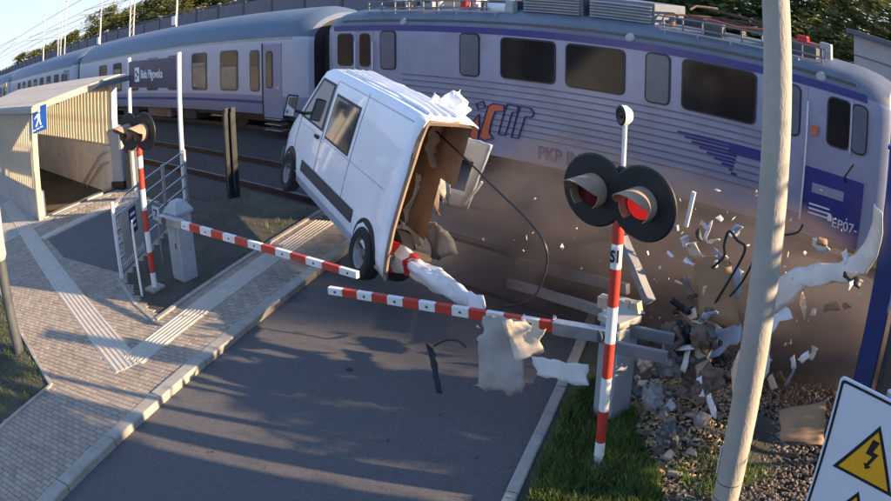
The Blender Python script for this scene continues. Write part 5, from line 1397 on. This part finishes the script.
# rubble heap of wood chips, and loose ballast
def scatter(name, mt, n, poly, zf, smin, smax, seed, flat, label, cat):
    rnd = random.Random(seed); m = MB(); m.tint = []
    xs_ = [p[0] for p in poly]; ys_ = [p[1] for p in poly]; k = 0
    while k < n:
        x, y = rnd.uniform(min(xs_),max(xs_)), rnd.uniform(min(ys_),max(ys_))
        if not in_poly(x, y, poly): continue
        k += 1; s = rnd.uniform(smin, smax); z = zf(x, y)+s*0.3
        M_ = Matrix.Rotation(rnd.uniform(0,6.3),3,'Z') @ Matrix.Rotation(rnd.uniform(-.9,.9),3,'X') @ Matrix.Rotation(rnd.uniform(-.6,.6),3,'Y')
        j = lambda: rnd.uniform(0.45,1.25)
        V = [(-j(),-j()*flat[1],-flat[2]*j()),(j(),-j()*flat[1],-flat[2]*j()),(j(),j()*flat[1],-flat[2]*j()),(-j(),j()*flat[1],-flat[2]*j()),(-.7*j(),-.6*j()*flat[1],flat[2]*j()),(.7*j(),-.7*j()*flat[1],flat[2]*j()),(.6*j(),.7*j()*flat[1],flat[2]*j()),(-.7*j(),.6*j()*flat[1],flat[2]*j())]
        m.add([M_ @ (Vector(v)*s)+Vector((x,y,z)) for v in V], [(4,5,6,7),(0,1,5,4),(1,2,6,5),(2,3,7,6),(3,0,4,7)])
        t_ = rnd.uniform(0.45,1.5); m.tint += [t_]*8
    return tag(m.build(name, mt), label, cat, kind='stuff')
HC = G(690,425)
def heap(x, y): return -0.05+0.28*math.exp(-(((x-HC.x)/0.55)**2+((y-HC.y)/0.75)**2))
RUB = [(G(a,b).x,G(a,b).y) for a,b in ((622,400),(668,350),(735,370),(742,430),(705,500),(655,502),(645,455))]
scatter('wood_chips', m_chip, 2600, RUB, heap, 0.012, 0.045, 9, (1,0.35,0.25), 'brown heap of splintered chips left of the concrete pole', 'chips')
BAL = [(-3.3,7.9),(2.5,7.9),(2.5,4.4),(-1.2,4.4),(-2.1,5.2)]
scatter('ballast_stones', m_stone, 13000, BAL, lambda x,y: -0.07, 0.010, 0.028, 10, (1,0.8,0.6), 'loose brown ballast stones around the concrete pole', 'ballast')
BAL2 = [(-4.0,7.9),(4.0,7.9),(4.0,9.5),(-4.6,9.5)]
scatter('ballast_stones', m_stone, 7000, BAL2, lambda x,y: -0.17, 0.015, 0.036, 12, (1,0.8,0.6), 'dark ballast stones along the near rail', 'ballast')
m = MB(); nx = 24; V = []; F = []
for i in range(nx+1):
    for j in range(nx+1):
        x, y = -3.6+2.6*i/nx, 4.4+3.4*j/nx
        hz = heap(x, y)-0.02
        e = min(i, nx-i, j, nx-j)/3.0
        V.append((x, y, hz if e >= 1 else hz*e+(-0.20)*(1-e)))
for i in range(nx):
    for j in range(nx): a = i*(nx+1)+j; F.append((a,a+nx+1,a+nx+2,a+1))
m.add(V, F); tag(m.build('rubble_mound', m_soil, None, smooth=True), kind='structure')

# ================================================================== BACKGROUND
# noise wall behind the train
WY = 24.0
t = thing('noise_wall', (-70, WY, 0), 'long slate grey noise wall of panels behind the train', 'wall')
pmsh = MB(); pmsh.bx(-1.42,1.42,-0.06,0.06,0.2,1.55); po = pmsh.build('panel_src', m_nwall); psrc2 = po.data; bpy.data.objects.remove(po)
pp = MB(); pp.bx(-0.09,0.09,-0.11,0.11,0,4.55); po = pp.build('post_src', m_npost); psrc3 = po.data; bpy.data.objects.remove(po)
cpm = MB(); cpm.bx(-1.42,1.42,-0.09,0.09,4.36,4.46); po = cpm.build('cap_src', m_npost); psrc4 = po.data; bpy.data.objects.remove(po)
x = -22.0
while x > -150:
    inst(psrc3, 'wall_post', t, (x+70, 0, 0))
    for k in range(3): inst(psrc2, 'panel', t, (x+70-1.5, 0.01*(k % 2), 1.37*k))
    inst(psrc4, 'coping', t, (x+70-1.5, 0, 0))
    x -= 3.0
# trees
def leaf_crown(seed, R, hz, nclump, nleaf, ls):
    rnd = random.Random(seed); m = MB(); m.tint = []
    for c in range(nclump):
        while True:
            p = Vector((rnd.uniform(-1,1), rnd.uniform(-1,1), rnd.uniform(-1,1)))
            if 0.25 < p.length < 1: break
        p = Vector((p.x*R, p.y*R, p.z*hz)); cr = rnd.uniform(0.16,0.34)*R; ct = rnd.uniform(0.65,1.3)
        for l in range(nleaf):
            q = p+Vector((rnd.gauss(0,1), rnd.gauss(0,1), rnd.gauss(0,0.8)))*cr*0.5
            M_ = Matrix.Rotation(rnd.uniform(0,6.3),3,'Z') @ Matrix.Rotation(rnd.uniform(-1.3,1.3),3,'X')
            s = ls*rnd.uniform(0.6,1.4)
            m.add([q+M_ @ Vector((-s*.5,0,0)), q+M_ @ Vector((0,-s*.28,s*.05)), q+M_ @ Vector((s*.5,0,0)), q+M_ @ Vector((0,s*.28,s*.05))], [(0,1,2,3)])
            tt = ct*rnd.uniform(0.75,1.25); m.tint += [tt]*4
    return m
crowns = []
for sd_ in range(4):
    mb = leaf_crown(sd_+20, 2.6, 3.0, 60, 110, 0.30)
    o = mb.build('crown', m_leafA if sd_ % 2 else m_leafB); crowns.append(o.data); bpy.data.objects.remove(o)
trunks = []
for sd_ in range(3):
    rnd = random.Random(sd_+40); m = MB(); pts = [Vector((0,0,0))]
    for k in range(6): pts.append(pts[-1]+Vector((rnd.uniform(-.12,.12),rnd.uniform(-.12,.12),0.75)))
    m.tube(pts, [0.17-0.02*k for k in range(7)], 8)
    for k in range(7):
        b = pts[2+k % 4]; a = rnd.uniform(0,6.3); e = b+Vector((cos(a)*1.3,sin(a)*1.3,rnd.uniform(.8,1.7)))
        m.tube([b,(b+e)/2+Vector((0,0,0.15)),e], [0.07,0.05,0.02], 6)
    o = m.build('trunk', m_bark, None, smooth=True); trunks.append(o.data); bpy.data.objects.remove(o)
def tree(x, y, h, w, k, label, group, z0=-0.24, name='tree', cz=0.62, ch=0.38):
    t = thing(name, (x,y,z0), label, 'tree', group, rz=k*1.7)
    s = h/6.8
    inst(trunks[k % 3], 'trunk', t, (0,0,0), (0,0,0), (s,s,s))
    inst(crowns[k % 4], 'crown', t, (0,0,h*cz), (0,0,k), (w/2.6*1.0,w/2.6,h*ch/3.0))
    return t
rnd = random.Random(8)
for k in range(20):
    x = -30-k*4.6+rnd.uniform(-1,1); y = 27+rnd.uniform(0,3)+ (k % 2)*3
    tree(x, y, rnd.uniform(6.6,8.2)*(1.0 if k < 12 else 0.82), rnd.uniform(2.6,3.4), k, 'leafy olive green tree rising above the noise wall', 'trees behind the noise wall')
for k, (x, y, h, w) in enumerate(((-3.0,24,6.5,2.6),(1.0,27,7.5,3.0),(-6.0,28,7,3),(-10,27,6.6,2.8),(-1.5,33,8,3.2),(-14,29,7,3),(-18.5,28,6.8,3),(4,24,6,3))):
    tree(x, y, h, w, k+2, 'leafy tree beyond the locomotive on the far side of the tracks', 'trees beyond the locomotive')
# trees and hut to the right, out of view, that shade the road
for k, (x, y, h, w) in enumerate(((5.2,6.8,6.2,1.7),(9.5,4.9,6.6,2.4),(12.5,7.0,7,2.4))):
    tree(x, y, h, w, k+1, 'roadside tree on the near side of the tracks', 'roadside trees')
tree(2.0, 8.45, 3.2, 0.95, 5, 'small round-crowned tree added out of view to shade the road', None, cz=0.76, ch=0.21)  # unseen, added as a sun blocker; raised crown lets low light through
t = thing('shade_hut', (2.4,5.1,-0.2), 'flat-roofed hut added out of view to shade the road', 'hut')  # unseen block added to throw shade over road and grass
m = MB(); m.bx(-1.2,1.2,-1.5,1.55,0,3.3); m.build('wall', m_hut, t, bevel=0.01)
m = MB(); m.bx(-1.32,1.32,-1.62,1.67,3.3005,3.45); m.build('roof', m_roofdk, t, bevel=0.02)
m = MB(); m.bx(-1.225,-1.2005,-0.5,0.45,0.05,2.15); d = m.build('door', m_dkgrey, t, bevel=0.006)
m = MB(); m.bx(-1.27,-1.225,0.25,0.35,1.0,1.04); m.build('handle', m_galv, d)
# hut right of the concrete pole on the far side
t = thing('trackside_hut', (-1.6,20.5,-0.2), 'grey rendered trackside hut behind the locomotive cab', 'hut')
m = MB(); m.bx(-1.8,1.0,-1.2,1.2,0,4.6); m.build('wall', m_hut, t, bevel=0.01)
for k in range(9):
    m = MB(); m.bx(-1.81,1.01,-1.225,-1.2005,0.4+k*0.45,0.43+k*0.45); m.build('joint_batten', m_npost, t)
m = MB(); m.bx(-2.0,1.2,-1.4,1.4,4.6005,4.75); m.build('roof', m_roofdk, t, bevel=0.02)
# poles, lamps, masts behind
def lamp_post(px_, ybox, yy, label, box=True):
    q = Y(px_, 40, yy)
    t = thing('platform_lamp', (q.x, yy, -0.2), label, 'lamp post', 'white lamp posts behind the train')
    m = MB(); m.cyl((0,0,0),(0,0,9.5),0.07,0.05,n=10); m.build('pole', m_white, t, smooth=True)
    m = MB(); m.bx(-0.5,0.05,-0.08,0.08,9.5,9.6); m.build('lamp_head', m_white, t, bevel=0.02)
    if box:
        z = Y(px_, ybox, yy).z+0.2; m = MB(); m.bx(-0.42,0.12,-0.16,0.0,z-0.30,z+0.30); m.build('equipment_case', m_white, t, bevel=0.04)
    return t
lamp_post(100, 40, 20.0, 'white lamp post with pale equipment case above the first coach')
lamp_post(176, 20, 20.0, 'white lamp post rising above the station name board')
lamp_post(65, 46, 21.0, 'thin white lamp post in front of the far trees', box=False)
lamp_post(44, 60, 21.5, 'distant thin white lamp post before the wall end', box=False)
def mast(px_, yy, hgt, label, arm=True, ylow=19.0):
    q = Y(px_, 60, yy)
    t = thing('catenary_mast', (q.x, yy, -0.2), label, 'catenary mast', 'catenary masts along the line')
    m = MB()
    for s in (-1, 1): m.bx(-0.04,0.04,s*0.15-0.04,s*0.15+0.04,0,hgt)
    m.build('channel', m_grey, t)
    m = MB(); z = 0.4
    while z < hgt-0.5: m.beam((0,-0.11,z),(0,0.11,z+0.4),0.02,0.03,up=(1,0,0)); z += 0.45
    m.build('lacing', m_grey, t)
    if arm:
        m = MB(); dy = T2-yy; m.beam((0,0,6.6),(0,dy+0.3,6.75),0.05,0.05); m.beam((0,0,5.7),(0,dy,6.5),0.04,0.04); m.beam((0,dy*0.5,6.05),(0,dy,5.62),0.04,0.04); m.build('bracket', m_npost, t)
    return t
mast(59, 18.2, 9.0, 'steel lattice mast standing at the end of the tree row')
mast(131, 18.6, 9.0, 'thick lattice mast between the white lamp posts')
q = G(11,97,1.2); 
t = thing('catenary_mast', (-46.0, 8.2, -0.2), 'slim steel mast rising at the far end of the near track', 'catenary mast', 'catenary masts along the line')
m = MB(); m.bx(-0.09,0.09,-0.09,0.09,0,9.5); m.build('shaft', m_grey, t)
m = MB(); m.beam((0,0,6.5),(0,T1-8.2,6.65),0.05,0.05); m.beam((0,0,5.6),(0,T1-8.2,6.4),0.04,0.04); m.build('bracket', m_npost, t)
for yc, lab in ((T1,'near'),(T2,'far')):
    for z, nm, r in ((5.6,'contact',0.012),(6.75,'carrier',0.014)):
        pts = [(x, yc, z-(0.35*sin(pi*((x+200) % 60)/60) if nm == 'carrier' else 0)) for x in range(-200, 61, 6)]
        m = MB(); m.tube(pts, r, 5); tag(m.build('overhead_wire', m_wireblk, None), '%s wire of the overhead line above the %s track' % (nm, lab), 'overhead wire')
# dull yellow board at the far left
q = Y(3,88,12.0)
t = thing('yellow_board', (q.x, 12.3, 0), 'small yellow board at the far end beyond the shelter roof', 'board')
m = MB(); m.bx(-0.4,0.4,-0.03,0.03,q.z-0.35,q.z+0.35); m.build('plate', m_yel, t, bevel=0.01)
m = MB(); m.cyl((0,0.05,-0.2),(0,0.05,q.z+0.3),0.04,n=8); m.build('post', m_galv, t)

# ================================================================== DUST
dm = bpy.data.materials.new('dust'); dm.use_nodes = True; nt = dm.node_tree; nt.nodes.clear()
out = nt.nodes.new('ShaderNodeOutputMaterial'); pv = nt.nodes.new('ShaderNodeVolumePrincipled')
pv.inputs['Color'].default_value = (0.21,0.180,0.178,1); pv.inputs['Anisotropy'].default_value = 0.2
tc = nt.nodes.new('ShaderNodeTexCoord')
gr = nt.nodes.new('ShaderNodeTexGradient'); gr.gradient_type = 'SPHERICAL'
nt.links.new(tc.outputs['Object'], gr.inputs['Vector'])
nz = nt.nodes.new('ShaderNodeTexNoise'); nz.inputs['Scale'].default_value = 2.3; nz.inputs['Detail'].default_value = 6; nz.inputs['Roughness'].default_value = 0.62; nt.links.new(tc.outputs['Object'], nz.inputs['Vector'])
r1 = nt.nodes.new('ShaderNodeMapRange'); r1.inputs['From Min'].default_value = 0.42; r1.inputs['From Max'].default_value = 0.70; nt.links.new(nz.outputs['Fac'], r1.inputs['Value'])
r2 = nt.nodes.new('ShaderNodeMapRange'); r2.inputs['From Min'].default_value = 0.0; r2.inputs['From Max'].default_value = 0.55; nt.links.new(gr.outputs['Fac'], r2.inputs['Value'])
mu = nt.nodes.new('ShaderNodeMath'); mu.operation = 'MULTIPLY'; nt.links.new(r1.outputs[0], mu.inputs[0]); nt.links.new(r2.outputs[0], mu.inputs[1])
m2 = nt.nodes.new('ShaderNodeMath'); m2.operation = 'MULTIPLY'; m2.inputs[1].default_value = 3.6; nt.links.new(mu.outputs[0], m2.inputs[0])
nt.links.new(m2.outputs[0], pv.inputs['Density']); nt.links.new(pv.outputs[0], out.inputs['Volume'])
def dust(c, s, label):
    m = MB(); n1, n2 = 20, 12; V = []; F = []
    for i in range(n2+1):
        for j in range(n1): a, e = 2*pi*j/n1, -pi/2+pi*i/n2; V.append((cos(a)*cos(e)*1.02, sin(a)*cos(e)*1.02, sin(e)*1.02))
    for i in range(n2):
        for j in range(n1): F.append((i*n1+j,i*n1+(j+1)%n1,(i+1)*n1+(j+1)%n1,(i+1)*n1+j))
    m.add(V, F); o = m.build('dust_cloud', dm); o.location = c; o.scale = s
    return tag(o, label, 'dust', kind='stuff')
dust((-4.1, 9.8, 0.25), (4.7, 2.7, 1.55), 'brown dust cloud rolling between the van and the locomotive')
dust((-1.4, 8.6, 0.5), (1.9, 1.4, 1.15), 'denser tan dust puff in front of the locomotive cab')
dust((-5.3, 8.4, 0.75), (2.0, 1.5, 1.7), 'grey-brown dust puff spilling out of the torn van rear')
